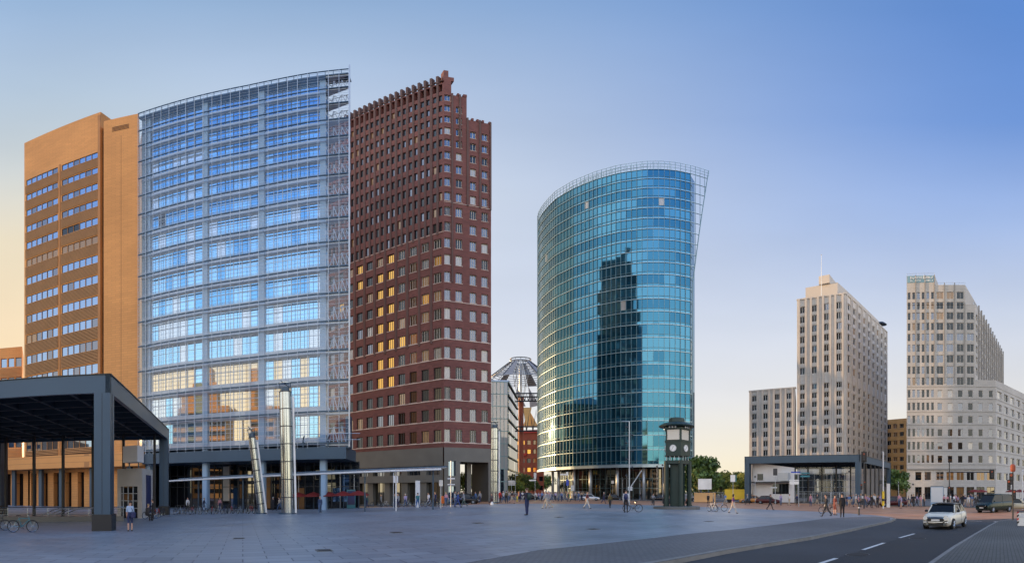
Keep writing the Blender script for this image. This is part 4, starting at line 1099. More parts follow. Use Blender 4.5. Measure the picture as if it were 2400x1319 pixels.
for (x0,x1,y0,y1) in ((1208,1260,1008,1015),(1214,1235,1062,1068)):
    mb = MB(); fbox(mb, FV, FV.u_at(x0), FV.u_at(x1), ZP(y1,190), ZP(y0,190), .1, .4, M['red']); mb.obj('banner', V)

# ---------- sunlit office blocks across the square (behind the viewer, mirrored in the glass)
for (nm, lab, cx, cy, wx, wy, h, m) in (('stepped_office_building','stepped sandstone office block across the square, mirrored in the louvred screen',-72,-60,26,18,34,'ochre'),
        ('office_building','pale square office block beyond the square behind the viewer',-20,-95,40,20,26,'limestone2'),
        ('office_building','brown square office block behind the viewer at the right',75,-80,50,20,30,'stone_grey'),
        ('office_building','sandy office block far left behind the canopy',-150,-110,20,60,30,'ochre'),
        ('office_building','rust-brown low block hidden behind the glass office block and mirrored in the curved tower',-72,165,30,50,27,'redbrick2')):
    W_ = thing(nm, lab, 'building'); mb = MB(); mb.box(cx-wx/2,cx+wx/2,cy-wy/2,cy+wy/2,-1,h,M[m]); mb.box(cx-wx/4,cx+wx/4,cy-wy/3,cy+wy/3,h,h*1.3,M[m]); mb.box(cx-wx/9,cx+wx/9,cy-wy/6,cy+wy/6,h*1.3,h*1.5,M[m]); mb.obj('wall', W_)
    mb = MB()
    for k in range(int(h/3.6)):
        mb.box(cx-wx/2+1,cx+wx/2-1,cy+wy/2+.01,cy+wy/2+.1,1+3.6*k,2.8+3.6*k,M['g_dark'])
    mb.obj('window_band', W_)

# ================================================================ trees
def leafclumps(mb, centre, rad, n, mats, rng, size=.5):
    cx,cy,cz = centre
    lobes = [(Vector((rng.uniform(-.6,.6)*rad[0], rng.uniform(-.6,.6)*rad[1], rng.uniform(-.55,.6)*rad[2])), rng.uniform(.32,.62), rng.choice(mats)) for _ in range(11)]
    for i in range(n):
        c, s_, m = rng.choice(lobes)
        d = Vector((rng.gauss(0,1),rng.gauss(0,1),rng.gauss(0,1))).normalized()*(rng.random()**.45)*s_
        p = Vector((cx,cy,cz))+c+Vector((d.x*rad[0],d.y*rad[1],d.z*rad[2]))
        a = Vector((rng.gauss(0,1),rng.gauss(0,1),rng.gauss(0,.6))).normalized(); b = a.orthogonal().normalized(); b.rotate(Matrix.Rotation(rng.uniform(0,6.28),3,a)); c2 = a.cross(b)
        s2 = size*rng.uniform(.5,1.15)
        mm = m if rng.random() < .75 else rng.choice(mats)
        mb.face([p+b*s2, p+c2*s2*.55, p-b*s2, p-c2*s2*.55], mm)
def tree_proto(h, w_, mats, seed, n, size):
    rng = random.Random(seed); tr = MB(); cr = MB()
    tr.tube([(0,0,-.2),(rng.uniform(-.1,.1),0,h*.25),(rng.uniform(-.3,.3),.1,h*.6)], h*.028, M['bark'], 8, h*.012)
    for i in range(6):
        a = rng.uniform(0,6.28); z = h*rng.uniform(.22,.45); tr.tube([(0,0,z),(cos(a)*w_*.35,sin(a)*w_*.35,z+h*.28)], h*.012, M['bark'], 5, h*.004)
    leafclumps(cr, (0,0,h*.60), (w_,w_,h*.40), n, mats, rng, size)
    return tr.mesh('trunk'), cr.mesh('crown')
TP = [tree_proto(10,4.2,[M['leaf'],M['leaf2'],M['leaf3']],1,3600,.42), tree_proto(9,4.6,[M['leaf2'],M['leaf']],2,3200,.45), tree_proto(8.5,4.0,[M['leaf3'],M['leaf'],M['leaf3']],3,3200,.42)]
def tree(px, r, scale, k, label, group=None, rz=0):
    q = P2(px, r); t = thing('leafy_tree', label, 'tree', (q.x,q.y,gz(q.x)), rz, group); t.scale = (scale,scale,scale)
    link('trunk', TP[k][0], t); link('crown', TP[k][1], t); return t
tree(1640, 122, 1.28, 1, 'tall dark leafy tree right beside the curved glass tower')
tree(1668, 140, .88, 0, 'mid green bushy tree second from the glass tower')
tg = 'trees of the park beyond the street'
for i, (px, r, s_) in enumerate(((1690,170,.95),(1712,185,1.05),(1728,178,1.0),(1748,192,1.1),(1765,190,1.0),(1678,205,1.15),(1705,210,1.2),(1738,214,1.2),(1655,190,1.1))):
    tree(px, r, s_, i%3, 'yellow-green round tree of the far park row between glass tower and dark canopy', tg, i*1.3)
tree(1228, 150, .82, 0, 'green tree in the courtyard mouth under the tent roof', None, 1)
tree(1211, 140, .62, 2, 'small yellowish tree beside the glass prism', None, 2)
tree(1250, 158, .7, 1, 'dark little tree beside the left foot of the curved tower', None, 3)
tree(2104, 118, .85, 1, 'dark tree in front of the ochre block between the towers')
tree(1102, 104, .7, 2, 'small sunlit tree seen through the stone portal')
for i in range(26):
    tree(1130+i*50, 300+ (i%3)*12, 1.3+.25*((i*7)%5)/5, i%3, 'distant tree closing the view at the end of the streets', 'distant street trees', i)
# fill of a distant wooded park line
mb = MB(); rng = random.Random(9)
for i in range(60):
    px = 1500+i*7; q = P2(px, 240+rng.uniform(-10,30)); leafclumps(mb, (q.x,q.y,5), (5,5,6.5), 160, [M['leaf'],M['leaf2'],M['leaf3']], rng, .9)
tag(mb.obj('park_wood'), kind='stuff')
# ================================================================ station canopies
def on(px, py, off=0.0): return G(px, py, off)
def canopy(name, label, c1, c2, dirv, depth, ztop, thick, colw, cols, mull, gzv, soffit_beams=8):
    T = thing(name, label, 'canopy')
    c1 = Vector(c1); c2 = Vector(c2); d = Vector(dirv).normalized(); c3 = c2+d*depth; c4 = c1+d*depth
    ex = (c2-c1).normalized()
    def inset(p, a, b): return p+ex*a+d*b
    ring = [c1,c2,c3,c4]
    w_ = .28
    for a, b, ia, ib in ((c1,c2,d,None),(c2,c3,-ex,None),(c3,c4,-d,None),(c4,c1,ex,None)):
        mb = MB(); mb.prism([tuple(a),tuple(b),tuple(b+ia*w_),tuple(a+ia*w_)], ztop-thick, ztop, M['steel_dark']); mb.obj('fascia', T)
        mb = MB(); mb.prism([tuple(a-ia*.06),tuple(b-ia*.06),tuple(b+ia*.5),tuple(a+ia*.5)], ztop+.002, ztop+.06, M['black']); mb.obj('roof_edge', T)
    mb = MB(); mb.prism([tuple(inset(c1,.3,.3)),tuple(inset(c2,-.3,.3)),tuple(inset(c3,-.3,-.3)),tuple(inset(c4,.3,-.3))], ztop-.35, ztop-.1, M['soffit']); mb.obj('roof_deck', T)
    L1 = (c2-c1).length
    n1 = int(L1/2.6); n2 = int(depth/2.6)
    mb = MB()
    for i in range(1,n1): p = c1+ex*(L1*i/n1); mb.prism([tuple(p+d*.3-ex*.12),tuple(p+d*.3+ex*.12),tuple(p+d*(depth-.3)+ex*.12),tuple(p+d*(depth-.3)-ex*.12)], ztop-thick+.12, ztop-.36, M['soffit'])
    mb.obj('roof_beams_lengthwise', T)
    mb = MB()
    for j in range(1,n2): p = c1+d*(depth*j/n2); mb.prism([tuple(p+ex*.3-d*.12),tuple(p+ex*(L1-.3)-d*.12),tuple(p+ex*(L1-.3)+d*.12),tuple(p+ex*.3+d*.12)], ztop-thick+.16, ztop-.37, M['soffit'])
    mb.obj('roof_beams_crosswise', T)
    for (s,t_) in cols:
        p = c1+ex*(s*(L1-colw))+d*(t_*(depth-colw)); h = colw
        g = gz(p.x)
        q = [p, p+ex*h, p+ex*h+d*h, p+d*h]
        mb = MB(); mb.prism([tuple(v) for v in q], g-.1, ztop-thick+.002, M['steel_dark']); c = (q[0]+q[2])/2
        col = mb.obj('column', T)
        mb = MB(); mb.prism([tuple(c+(v-c)*1.22) for v in q], g-.1, g+.95 if gzv else g+.3, M['black']); mb.obj('column_foot', col)
        mb = MB()
        for v, u in ((q[0],q[1]),(q[0],q[3])):
            n = (v+u)/2-c; mb.tube([((v+u)/2+n*.02+(u-v)*.0).to_3d()+Vector((0,0,g+1)), ((v+u)/2+n*.02).to_3d()+Vector((0,0,ztop-thick))], .012, M['black'], 4)
        mb.obj('joint_line', col)
    return T, c1, ex, c2, d, L1
T1, c1, ex, c2, d1, L1 = canopy('station_canopy', 'big flat blue-grey steel canopy on square columns at the left edge', P2(252,28.3)+Vector((.45,-.2)), P2(396,53.9), (-.77,-.64), 32, 8.55, 1.1, .95, [(0,0),(1,0),(1,.62),(0,.9)], True, True)
# glass wall mullions and panes under it
fr = c2+d1*.9-ex*4.5
for i in range(9):
    mb = MB(); p = fr+d1*(3.2*i)+ex*0; g = gz(p.x); mb.prism([tuple(p-d1*.11-ex*.2),tuple(p+d1*.11-ex*.2),tuple(p+d1*.11+ex*.2),tuple(p-d1*.11+ex*.2)], g, 7.6, M['black']); mb.obj('glass_wall_post', T1)
T2, e1, fx, e2, d2, L2 = canopy('distant_station_canopy', 'dark flat canopy on square columns in front of the pale limestone tower', P2(2016,90.0), P2(1745,95.6), (.62,.40), 27, 8.55, 1.35, .95, [(0,0),(1,0),(.0,1),(.55,.55)], True, False)
for i in range(9):
    mb = MB(); p = e1+fx*(1.5+3.0*i)+d2*9; g = gz(p.x); mb.prism([tuple(p-fx*.12),tuple(p+fx*.12),tuple(p+fx*.12+d2*.3),tuple(p-fx*.12+d2*.3)], g, 7.2, M['black']); mb.obj('glass_wall_post', T2)
for i in range(6):
    mb = MB(); p = e1+d2*(4+3.6*i); g = gz(p.x); mb.prism([tuple(p-fx*.12),tuple(p+fx*.12),tuple(p+fx*.12+d2*.25),tuple(p-fx*.12+d2*.25)], g, 7.2, M['black']); mb.obj('glass_wall_post', T2)
mb = MB(); a_ = e1+fx*1.5+d2*9.1; b_ = e1+fx*25+d2*9.1; mb.face([(*a_,-.4),(*b_,-.4),(*b_,7.2),(*a_,7.2)], M['g_skin']); mb.obj('glass_wall', T2)
mb = MB()
for z in (1.2,2.6,4.0,5.4): mb.tube([(*a_,z),(*b_,z)], .05, M['rail'], 4)
mb.obj('glass_wall_rail', T2)
# white wedge wall and stair block under the far canopy
U = thing('station_entrance_block', 'white sloping stair wall with a dark window under the distant canopy', 'entrance')
q0 = P2(1765,97); q1 = P2(1862,93); zt_ = [ZP(1084,97), ZP(1096,93)]
mb = MB(); nv = Vector((.3,.9)).normalized()*1.2
v = [(*q0,-.45),(*q1,-.45),(*q1,zt_[1]),(*q0,zt_[0])]; v2 = [(x+nv.x,y+nv.y,z) for x,y,z in v]
mb.poly(v+v2, [(0,1,2,3),(7,6,5,4),(0,4,5,1),(1,5,6,2),(2,6,7,3),(3,7,4,0)], M['offwhite']); mb.obj('wall', U)
FU_ = Fac([q0,q1]); mb = MB(); fquad(mb, FU_, 1.0, 2.3, 3.9, 5.2, .03, M['g_dark']); fquad(mb, FU_, 4.4, 7.9, 1.2, 3.2, .03, M['g_dark']); mb.obj('window', U)
mb = MB(); fbox(mb, FU_, .4, 8.4, 3.35, 3.6, 0, 1.4, M['frame_dark']); mb.obj('door_canopy', U)
mb = MB(); fbox(mb, FU_, 6.2, 8.2, 3.7, 5.3, .05, 1.2, M['steel_lt']); mb.obj('vent_box', U)

# stair parapet, rails and escalator of the underground entrance (left)
W = thing('stair_parapet', 'low stone parapet with steel rails round the underground stairs', 'parapet')
a = on(0,1222); b = on(229,1222); dirp = (b-a).normalized(); n_ = Vector((-dirp.y,dirp.x,0))*.35
mb = MB(); aa = a-dirp*12; bb = b+dirp*2.2
def wallseg(mb, p, q, n, h, m):
    v = [p,q,q+n,p+n]; mb.poly([tuple(x-Vector((0,0,.2))) for x in v]+[(x.x,x.y,x.z+h) for x in v], [(3,2,1,0),(4,5,6,7),(0,1,5,4),(1,2,6,5),(2,3,7,6),(3,0,4,7)], m)
wallseg(mb, aa, bb, n_, .42, M['stone_grey']); mb.obj('parapet_wall', W)
mb = MB()
for h in (.62,.82,1.02): mb.tube([aa+n_*.5+Vector((0,0,h)), bb+n_*.5+Vector((0,0,h))], .018, M['steel'], 6)
mb.tube([aa+n_*.5+Vector((0,0,1.2)), bb+n_*.5+Vector((0,0,1.2))], .035, M['steel'], 8); mb.obj('handrail', W)
Lp = (bb-aa).length
for i in range(13): 
    mb = MB(); p = aa+(bb-aa)*(i+.3)/13+n_*.5; mb.tube([p+Vector((0,0,.4)), p+Vector((0,0,1.18))], .025, M['steel'], 6); mb.obj('rail_post', W)
E1 = thing('escalator', 'shiny steel escalator balustrades rising out of the underground stairs', 'escalator')
for k in range(4):
    mb = MB(); p = on(96+k*17,1212)+n_*(3); q = p+dirp*1.8
    mb.tube([p+Vector((0,0,.15)), p+dirp*1.0+Vector((0,0,.62)), q+Vector((0,0,.86)), q+dirp*3.0+Vector((0,0,.9))], .05, M['chrome'], 6); mb.obj('balustrade', E1)

LF = thing('lift_shaft', 'grey box-shaped lift shaft with a dark door below the canopy', 'lift')
rl = 47.0; FLf = Fac([P2(275,rl), P2(333,45.5)]); FLr = Fac([P2(333,45.5), P2(362,50)]); g = -.95; zt3 = ZP(1098,46.3)
mb = MB(); wall(mb, FLf, 0, FLf.len, g, zt3, [(FLf.len*.12,FLf.len*.82,g+.05,g+3.1)], M['concrete'], .25); wall(mb, FLr, 0, FLr.len, g, zt3, [], M['concrete']); core(mb, Fac([FLf.p[0],FLf.p[1],FLr.p[1]]), [P2(300,54)], g, zt3, M['concrete'], M['roof']); mb.obj('shaft_wall', LF)
mb = MB(); fquad(mb, FLf, FLf.len*.12, FLf.len*.82, g, g+3.1, -.2, M['g_dark']); 
for f in (.2,.4,.6): fbox(mb, FLf, FLf.len*f, FLf.len*f+.06, g, g+3.1, -.2, -.12, M['rail'])
for z in (1.0,1.7,2.4): fbox(mb, FLf, FLf.len*.12, FLf.len*.82, g+z, g+z+.05, -.195, -.14, M['rail'])
mb.obj('door', LF)
mb = MB(); fbox(mb, FLr, FLr.len*.3, FLr.len*.62, g+.5, zt3-.6, 0, .12, M['navy']); mb.obj('blue_panel', LF)
CU = thing('cube_sign', 'pale grey cube sign box on posts above the lift shaft', 'sign')
mb = MB(); q = P2(311,45); r1 = .88; mb.prism([tuple(P2(288,45)),tuple(P2(322,43.8)),tuple(P2(337,45.2)),tuple(P2(304,46.4))], ZP(1084,45), ZP(1046,45), M['offwhite']); mb.obj('box', CU)
mb = MB()
for px in (303,325): q = P2(px,45.2); mb.tube([(q.x,q.y,zt3),(q.x,q.y,ZP(1083,45))], .07, M['steel_dark']); 
mb.obj('post', CU)

# ================================================================ light tubes
def lighttube(px, r, ytop, w_m, lean, label, shade=None, lens=True):
    q = P2(px, r); g = gz(q.x); t = thing('light_tube', label, 'sculpture', (q.x,q.y,g), 0, None)
    h = ZP(ytop, r)-g; R_ = w_m/2; side = Vector((cos((px-1200)/S), -sin((px-1200)/S), 0))
    base = Vector((0,0,-.1)); topv = side*lean+Vector((0,0,h-1.2)); ax = (topv-base).normalized()
    segs = 7
    for i in range(segs):
        mb = MB(); p = base+(topv-base)*i/segs; q_ = base+(topv-base)*(i+1)/segs-ax*.04
        mb.tube([p,q_], R_, M['steel'], 28, caps=False); mb.obj('tube_section', t, True)
        mb = MB(); mb.tube([q_-ax*.03,q_+ax*.07], R_*1.05, M['frame_dark'], 20); mb.obj('joint_ring', t)
    mb = MB(); mb.tube([topv+ax*.05, topv+ax*.5], R_*.7, M['steel_dark'], 14); mb.tube([topv+ax*.45+side*R_*.8, topv+ax*1.25-side*R_*.7], .05, M['steel_dark'], 6)
    c = topv+ax*.95; mb.tube([c-ax*.03+side*0, c+ax*.03], R_*1.02, M['steel'], 18); mb.tube([topv+side*R_*.8,topv+ax*1.0+side*R_*.9],.04,M['steel_dark'],6); mb.tube([topv-side*R_*.8,topv+ax*.9-side*R_*.9],.04,M['steel_dark'],6)
    mb.obj('mirror_head', t)
    mb = MB(); mb.tube([base+side*(R_*1.35)+Vector((0,0,.1)), topv+side*(R_*1.25)-ax*.5], .12, M['lamp_glass'], 8); mb.obj('glass_strip', t)
    mb = MB(); mb.lathe([(R_*1.5,0),(R_*1.5,.12)], M['steel_dark'], 20); mb.obj('base_ring', t)
lighttube(674, 50.5, 893, 1.28, -.25, 'tallest stainless steel light tube, upright in front of the glass office block')
lighttube(613, 53.0, 1000, .80, -1.05, 'short leaning stainless steel light tube left of the tall upright one')
lighttube(1158, 73.0, 985, 1.12, 0.08, 'stainless steel light tube beside the right corner of the brick tower')

# ================================================================ long thin glass stop roof
G_ = thing('stop_roof', 'long thin pale glass roof on slim posts before the left towers', 'canopy')
pa, pb = P2(388,66), P2(1034,46.5); za, zb_ = ZP(1128,66), ZP(1100,46.5)
dirr = (pb-pa).normalized(); nr = Vector((dirr.y,-dirr.x)); n = 24
mb = MB()
for i in range(n):
    f0 = i/n; f1 = (i+.985)/n
    for (o0,o1,m_) in ((0,2.6,'lamp_glass'),):
        P_ = [pa+(pb-pa)*f0, pa+(pb-pa)*f1]; Z_ = [za+(zb_-za)*f0, za+(zb_-za)*f1]
        lo = [(*(P_[0]+nr*0),Z_[0]),(*(P_[1]+nr*0),Z_[1]),(*(P_[1]-nr*2.6),Z_[1]+.35),(*(P_[0]-nr*2.6),Z_[0]+.35)]
        mb.poly(lo+[(x,y,z+.06) for x,y,z in lo], [(3,2,1,0),(4,5,6,7),(0,1,5,4),(1,2,6,5),(2,3,7,6),(3,0,4,7)], M['g_pale'])
mb.obj('glass_roof', G_)
mb = MB(); mb.tube([(*pa,za+.02),(*pb,zb_+.02)], .10, M['offwhite'], 6); mb.obj('front_edge', G_)
mb = MB(); mb.tube([(*(pa-nr*2.6),za+.4),(*(pb-nr*2.6),zb_+.4)], .08, M['steel_dark'], 6); mb.obj('rear_edge', G_)
for px in (455,560,742,848,922,1010):
    f = None; a_ = (px-1200)/S; nn_ = Vector((cos(a_),-sin(a_))); fa, fb = pa.dot(nn_), pb.dot(nn_); f = fa/(fa-fb); q = pa+(pb-pa)*f-nr*.8; z = za+(zb_-za)*f
    mb = MB(); mb.tube([(q.x,q.y,gz(q.x)-.05),(q.x,q.y,z+.12)], .08, M['offwhite'] if px == 922 else M['steel_dark'], 8); mb.obj('post', G_)

# ================================================================ green clock and signal tower
CT = thing('clock_tower', 'dark green five-sided historic traffic tower with round white clocks', 'tower')
qc = P2(1586,53.5); g = gz(qc.x); CT.location = (qc.x,qc.y,g)
Rg = 1.5; ang0 = radians(-92)
pent = [(Rg*cos(ang0+2*pi*i/5), Rg*sin(ang0+2*pi*i/5)) for i in range(5)]
def scl(ps, s_): return [(x*s_,y*s_) for x,y in ps]
zB = lambda y: ZP(y,53.5)-g
for x,y in pent:
    mb = MB(); mb.tube([(x*.93,y*.93,-.1),(x*.93,y*.93,zB(1082))], .27, M['clock_green'], 8); mb.tube([(x*.93,y*.93,-.1),(x*.93,y*.93,.5)], .34, M['clock_green'], 8); mb.obj('leg', CT)
mb = MB(); mb.prism(scl(pent,.6), 0, zB(1085), M['clock_green']); mb.obj('core', CT)
mb = MB(); mb.prism(scl(pent,1.05), zB(1088), zB(1080), M['clock_green']); mb.prism(scl(pent,1.0), zB(1069), zB(1036), M['clock_green']); mb.prism(scl(pent,1.06), zB(1070), zB(1068), M['clock_green']); mb.prism(scl(pent,1.06), zB(1037), zB(1034), M['clock_green']); mb.obj('clock_storey', CT)
for i in range(5):
    A_ = Vector(pent[i]); B_ = Vector(pent[(i+1)%5]); Fp = Fac([A_,B_]) if True else 0
    if Fp.at(Fp.len/2,0,1).xy.length < Fp.at(Fp.len/2,0,0).xy.length: Fp = Fac([B_,A_])
    mb = MB()
    for j in range(6): u = Fp.len*(j+1)/7; fbox(mb, Fp, u-.035, u+.035, zB(1080), zB(1069.5), -.15, -.06, M['steel_lt'] if j%2 else M['clock_green'])
    mb.obj('lattice', CT)
    mb = MB(); c = Fp.at(Fp.len/2, zB(1052), .02); M4 = Fp.mat(Fp.len/2, zB(1052), .02) @ Matrix.Rotation(pi/2,4,'X')
    k = MB(); k.lathe([(.37,0),(.37,.05)], M['white'], 24); 
    for h in range(12): a = 2*pi*h/12; k.box(-.02,.02,-.02,.02,.052,.056,M['black']) if False else k.tube([(cos(a)*.27,sin(a)*.27,.055),(cos(a)*.33,sin(a)*.33,.055)], .014, M['black'], 4)
    k.tube([(0,0,.06),(.02,.21,.06)], .02, M['black'], 4); k.tube([(0,0,.062),(-.2,-.2,.062)], .014, M['black'], 4)
    mb.add(k, M4); mb.obj('clock', CT)
    mb = MB(); fbox(mb, Fp, .0, .16, zB(1034), zB(1006), -.1, 0, M['clock_green']); mb.obj('cabin_post', CT); mb = MB(); fbox(mb, Fp, Fp.len-.16, Fp.len, zB(1034), zB(1006), -.1, 0.0, M['clock_green']); mb.obj('cabin_post', CT)
    mb = MB(); fquad(mb, Fp, .17, Fp.len-.17, zB(1032.5), zB(1009), -.06, M['g_pale']); mb.obj('cabin_window', CT)
mb = MB(); mb.prism(scl(pent,1.08), zB(1009), zB(1004), M['clock_green']); mb.lathe([(1.95,zB(1001.5)),(2.0,zB(999)),(1.5,zB(993)),(.9,zB(990)),(.85,zB(981)),(.5,zB(979)),(.05,zB(978))], M['clock_green'], 20); mb.obj('roof', CT)
for i in range(5):
    a = ang0+2*pi*(i+.5)/5; 
    for s_, m_ in ((-.3,'lamp_on' if i == 3 else 'steel_lt'),(0,'steel_lt'),(.3,'steel_lt')):
        mb = MB(); x = 1.3*cos(a)-s_*sin(a); y = 1.3*sin(a)+s_*cos(a); mb.tube([(x,y,zB(1003.8)),(x*1.12,y*1.12,zB(1003.8))], .1, M[m_], 8); mb.obj('signal_lamp', CT)
PL = thing('round_podium', 'low round stone step at the foot of the green clock tower', 'podium', (qc.x,qc.y,g)); mb = MB(); mb.lathe([(2.6,-.1),(2.6,.28),(2.5,.32),(.1,.32)], M['stone_grey'], 28); mb.obj('step', PL)

# ================================================================ poles, signals, signs
def pole(px, py, ytop, label, w_=.06, m='steel_lt', name='lamp_post', cat='post', r=None, group=None):
    b = G(px,py) if r is None else Vector((*P2(px,r), gz(P2(px,r).x)))
    r_ = b.xy.length; t = thing(name, label, cat, tuple(b), -(px-1200)/S, group); h = ZP(ytop,r_)-b.z
    mb = MB(); mb.tube([(0,0,-.1),(0,0,h)], w_, M[m], 8, w_*.75); mb.obj('pole', t); return t, h, r_
def signal_head(t, x, z, s_=1.0, side=0):
    mb = MB(); mb.box(x-.17*s_,x+.17*s_,-.22,.12,z-.48*s_,z+.48*s_,M['black']); o = mb.obj('signal_head', t)
    for i, m_ in enumerate(('redbrick2','frame_dark','frame_dark')):
        k = MB(); k.tube([(x,-.24,z+.3*s_-.3*s_*i),(x,-.30,z+.3*s_-.3*s_*i)], .11*s_, M[m_], 10); k.obj('signal_lens', o)
    mb = MB(); mb.box(x-.3*s_,x+.3*s_,.121,.14,z-.6*s_,z+.6*s_,M['black']) if side else None
    if side: mb.obj('backing_board', t)
t,h,r_ = pole(2025,1190,1067,'tall mast with traffic signal heads in front of the distant canopy corner',.09,'frame_dark','traffic_light','traffic light')
signal_head(t,0,h-.2,1.2,1); signal_head(t,.1,h*.45,.9); signal_head(t,-.35,h*.4,.8)
t,h,r_ = pole(2070,1190,1058,'tall white pole with a yellow and black banded foot by the crossing',.10,'offwhite','banded_pole','pole')
mb = MB(); mb.tube([(0,0,.3),(0,0,2.2)], .16, M['yellow'], 10); mb.obj('yellow_sleeve', t); mb = MB(); mb.tube([(0,0,.9),(0,0,1.2)], .168, M['black'], 10); mb.obj('black_band', t)
mb = MB(); mb.lathe([(.28,0),(.28,.5)], M['frame_dark'], 10, (-.35,0,h*.42)); mb.obj('camera_cluster', t)
t,h,r_ = pole(2225,1190,1083,'steel mast with a long arm carrying a traffic light over the street',.09,'frame_dark','traffic_light','traffic light')
al = (2325-2225)/S*r_; mb = MB(); mb.tube([(0,0,h-1.3),(al,0,h-1.35)], .06, M['frame_dark'], 8); mb.obj('arm', t); signal_head(t,al,h-1.6,1.1,1); signal_head(t,0,h*.4,.9)
t,h,r_ = pole(2374,1218,1105,'near dark pole with stacked traffic signal heads at the right pavement corner',.07,'frame_dark','traffic_light','traffic light')
signal_head(t,-.12,h-.55,.9); signal_head(t,-.3,h-1.0,.8); signal_head(t,.1,h*.52,.75)
mb = MB(); mb.lathe([(.16,0),(.2,.1),(.2,.45),(.1,.55)], M['redbrick2'], 10, (0,0,h)); mb.obj('beacon', t)
t,h,r_ = pole(2396,1192,1103,'white lamp pole close to the right edge of the frame',.10,'offwhite','lamp_post','lamp post')
mb = MB(); mb.tube([(0,0,h),(.5,0,h+.2)], .05, M['offwhite'], 6); mb.obj('arm', t)
t,h,r_ = pole(1475,1186,988,'tall slim grey mast with a column of small lamps before the curved glass tower',.09,'steel_lt','lamp_mast','lamp post')
for i in range(7):
    mb = MB(); z = h-.8-i*1.05; mb.tube([(0,0,z),(.35 if i%2 else -.35,-.1,z+.1)], .04, M['frame_dark'], 5); mb.lathe([(.1,0),(.16,.12),(.05,.25)], M['frame_dark'], 8, (.38 if i%2 else -.38,-.1,z)); mb.obj('small_lamp', t)
mb = MB(); mb.tube([(0,0,h),(-.9,0,h+.05)], .05, M['steel_lt'], 5); mb.obj('top_arm', t)
mb = MB(); mb.tube([(0,.2,2.2),(1.6,.2,4.6)], .07, M['steel_lt'], 6); mb.box(-.2,.4,0,.3,2.0,2.5,M['steel_lt']); mb.obj('strut', t)
M['red_dk'] = pbr('dark_red_fabric', (.16,.012,.01), .7)
def rodsigns(px, py, ytop, label, boards, name='direction_sign'):
    t,h,r_ = pole(px,py,ytop,label,.05,'steel_lt',name,'sign')
    for (dx0,dx1,y0,y1,m_) in boards:
        mb = MB(); x0=dx0/S*r_; x1=dx1/S*r_; b = t.location.z; mb.box(x0,x1,-.09,-.05,ZP(y1,r_)-b,ZP(y0,r_)-b,M[m_]); mb.obj('sign_board', t)
    return t,h,r_
rodsigns(1872,1186,1103,'direction sign post with teal, blue and white boards before the distant canopy',[(-18,4,1105,1108,'bluesign'),(-14,6,1108.6,1111,'offwhite'),(2,26,1107,1110,'tealbox'),(4,26,1114,1118,'tealbox'),(-22,0,1124,1127,'white'),(-22,0,1128,1135,'white')])
rodsigns(1817,1180,1100,'slim grey lamp pole with small boxes standing at the far fence',[(-5,5,1098,1114,'frame_dark'),(-12,4,1141,1144,'steel_lt')],'lamp_post')
rodsigns(1199,1170,1120,'white post with four stacked arrow boards near the light tube',[(-8,8,1126,1128.5,'white'),(-8,8,1129.5,1131.5,'white'),(-8,8,1132.5,1134.5,'white'),(-8,8,1135.5,1137,'white')])
rodsigns(1208,1170,1105,'thin curved grey post right of the arrow board sign',[(0,6,1112,1114,'steel_lt')],'lamp_post')
rodsigns(1254,1172,1100,'slim post with a short cross arm before the red courtyard block',[(-14,2,1124,1127,'white'),(-3,3,1108,1122,'steel_lt')],'lamp_post')
rodsigns(1322,1172,1110,'post with white street name board below the left foot of the curved tower',[(-9,7,1110,1113.5,'white')],'street_sign')
rodsigns(1330,1173,1108,'post with a blue round sign and a yellowish box',[(-3,3,1124,1138,'bluesign'),(-3,2,1106,1114,'lamp_glass')],'street_sign')
rodsigns(1342,1168,1108,'post carrying a pale shield-shaped board at half height',[(-4,4,1137,1150,'white')],'street_sign')
rodsigns(1436,1170,1126,'short post with a small white square plate under the curved tower',[(-3,3,1126,1133,'white')],'street_sign')
rodsigns(1718,1180,1112,'post with a white and green double board before the park trees',[(-6,5,1113,1129,'white'),(6,8,1113,1129,'tealbox')],'street_sign')
rodsigns(1033,1192,1124,'white board with grey pictogram on a thin post near the brick tower corner',[(-4,5,1125,1139,'white')],'street_sign')
rodsigns(1057,1188,1080,'slim white lamp post with a crossbar in front of the blue corner window',[(-8,9,1120,1123,'offwhite'),(-8,9,1134,1136.5,'offwhite')],'lamp_post')
rodsigns(922,1191,1107,'white bus stop pole with a lilac-white panel',[(0,11,1115,1131,'offwhite')],'bus_stop_sign')
for i,(px,py,yt) in enumerate(((1459,1172,1118),(1469,1172,1116),(1500,1172,1125),(1540,1172,1088),(1553,1174,1085),(1770,1178,1112),(2140,1186,1130),(2106,1184,1128),(1990,1184,1100),(1948,1183,1108),(700,1192,1105),(797,1191,1110),(830,1190,1112))):
    rodsigns(px,py,yt,'plain slim grey street pole without boards near the street edge',[(-2,2,yt+3,yt+7,'frame_dark')],'street_pole')[0]['group'] = 'plain street poles'
def panelthing(name, label, cat, px, py, w_px, y0, m, depth=.25, rz=0):
    b = G(px,py); r_ = b.xy.length; t = thing(name, label, cat, tuple(b), -(px-1200)/S+rz); w_ = w_px/S*r_; h = ZP(y0,r_)-b.z
    mb = MB(); mb.box(-w_/2,w_/2,-depth/2,depth/2,-.05,h,M[m]); mb.obj('case', t)
    mb = MB(); mb.box(-w_/2+.08,w_/2-.08,-depth/2-.02,-depth/2-.004,.5,h-.12,M[m if m != 'tealbox' else 'navy'] if m == 'tealbox' else M['offwhite']) ; mb.obj('front_panel', t)
    mb = MB(); mb.box(-w_/2-.03,w_/2+.03,-depth/2-.04,depth/2+.03,h,h+.06,M['steel_dark']); mb.obj('cap', t); return t
panelthing('utility_cabinet','tall teal green cabinet standing on the plaza edge','cabinet',823,1191,20,1148,'tealbox',.5)
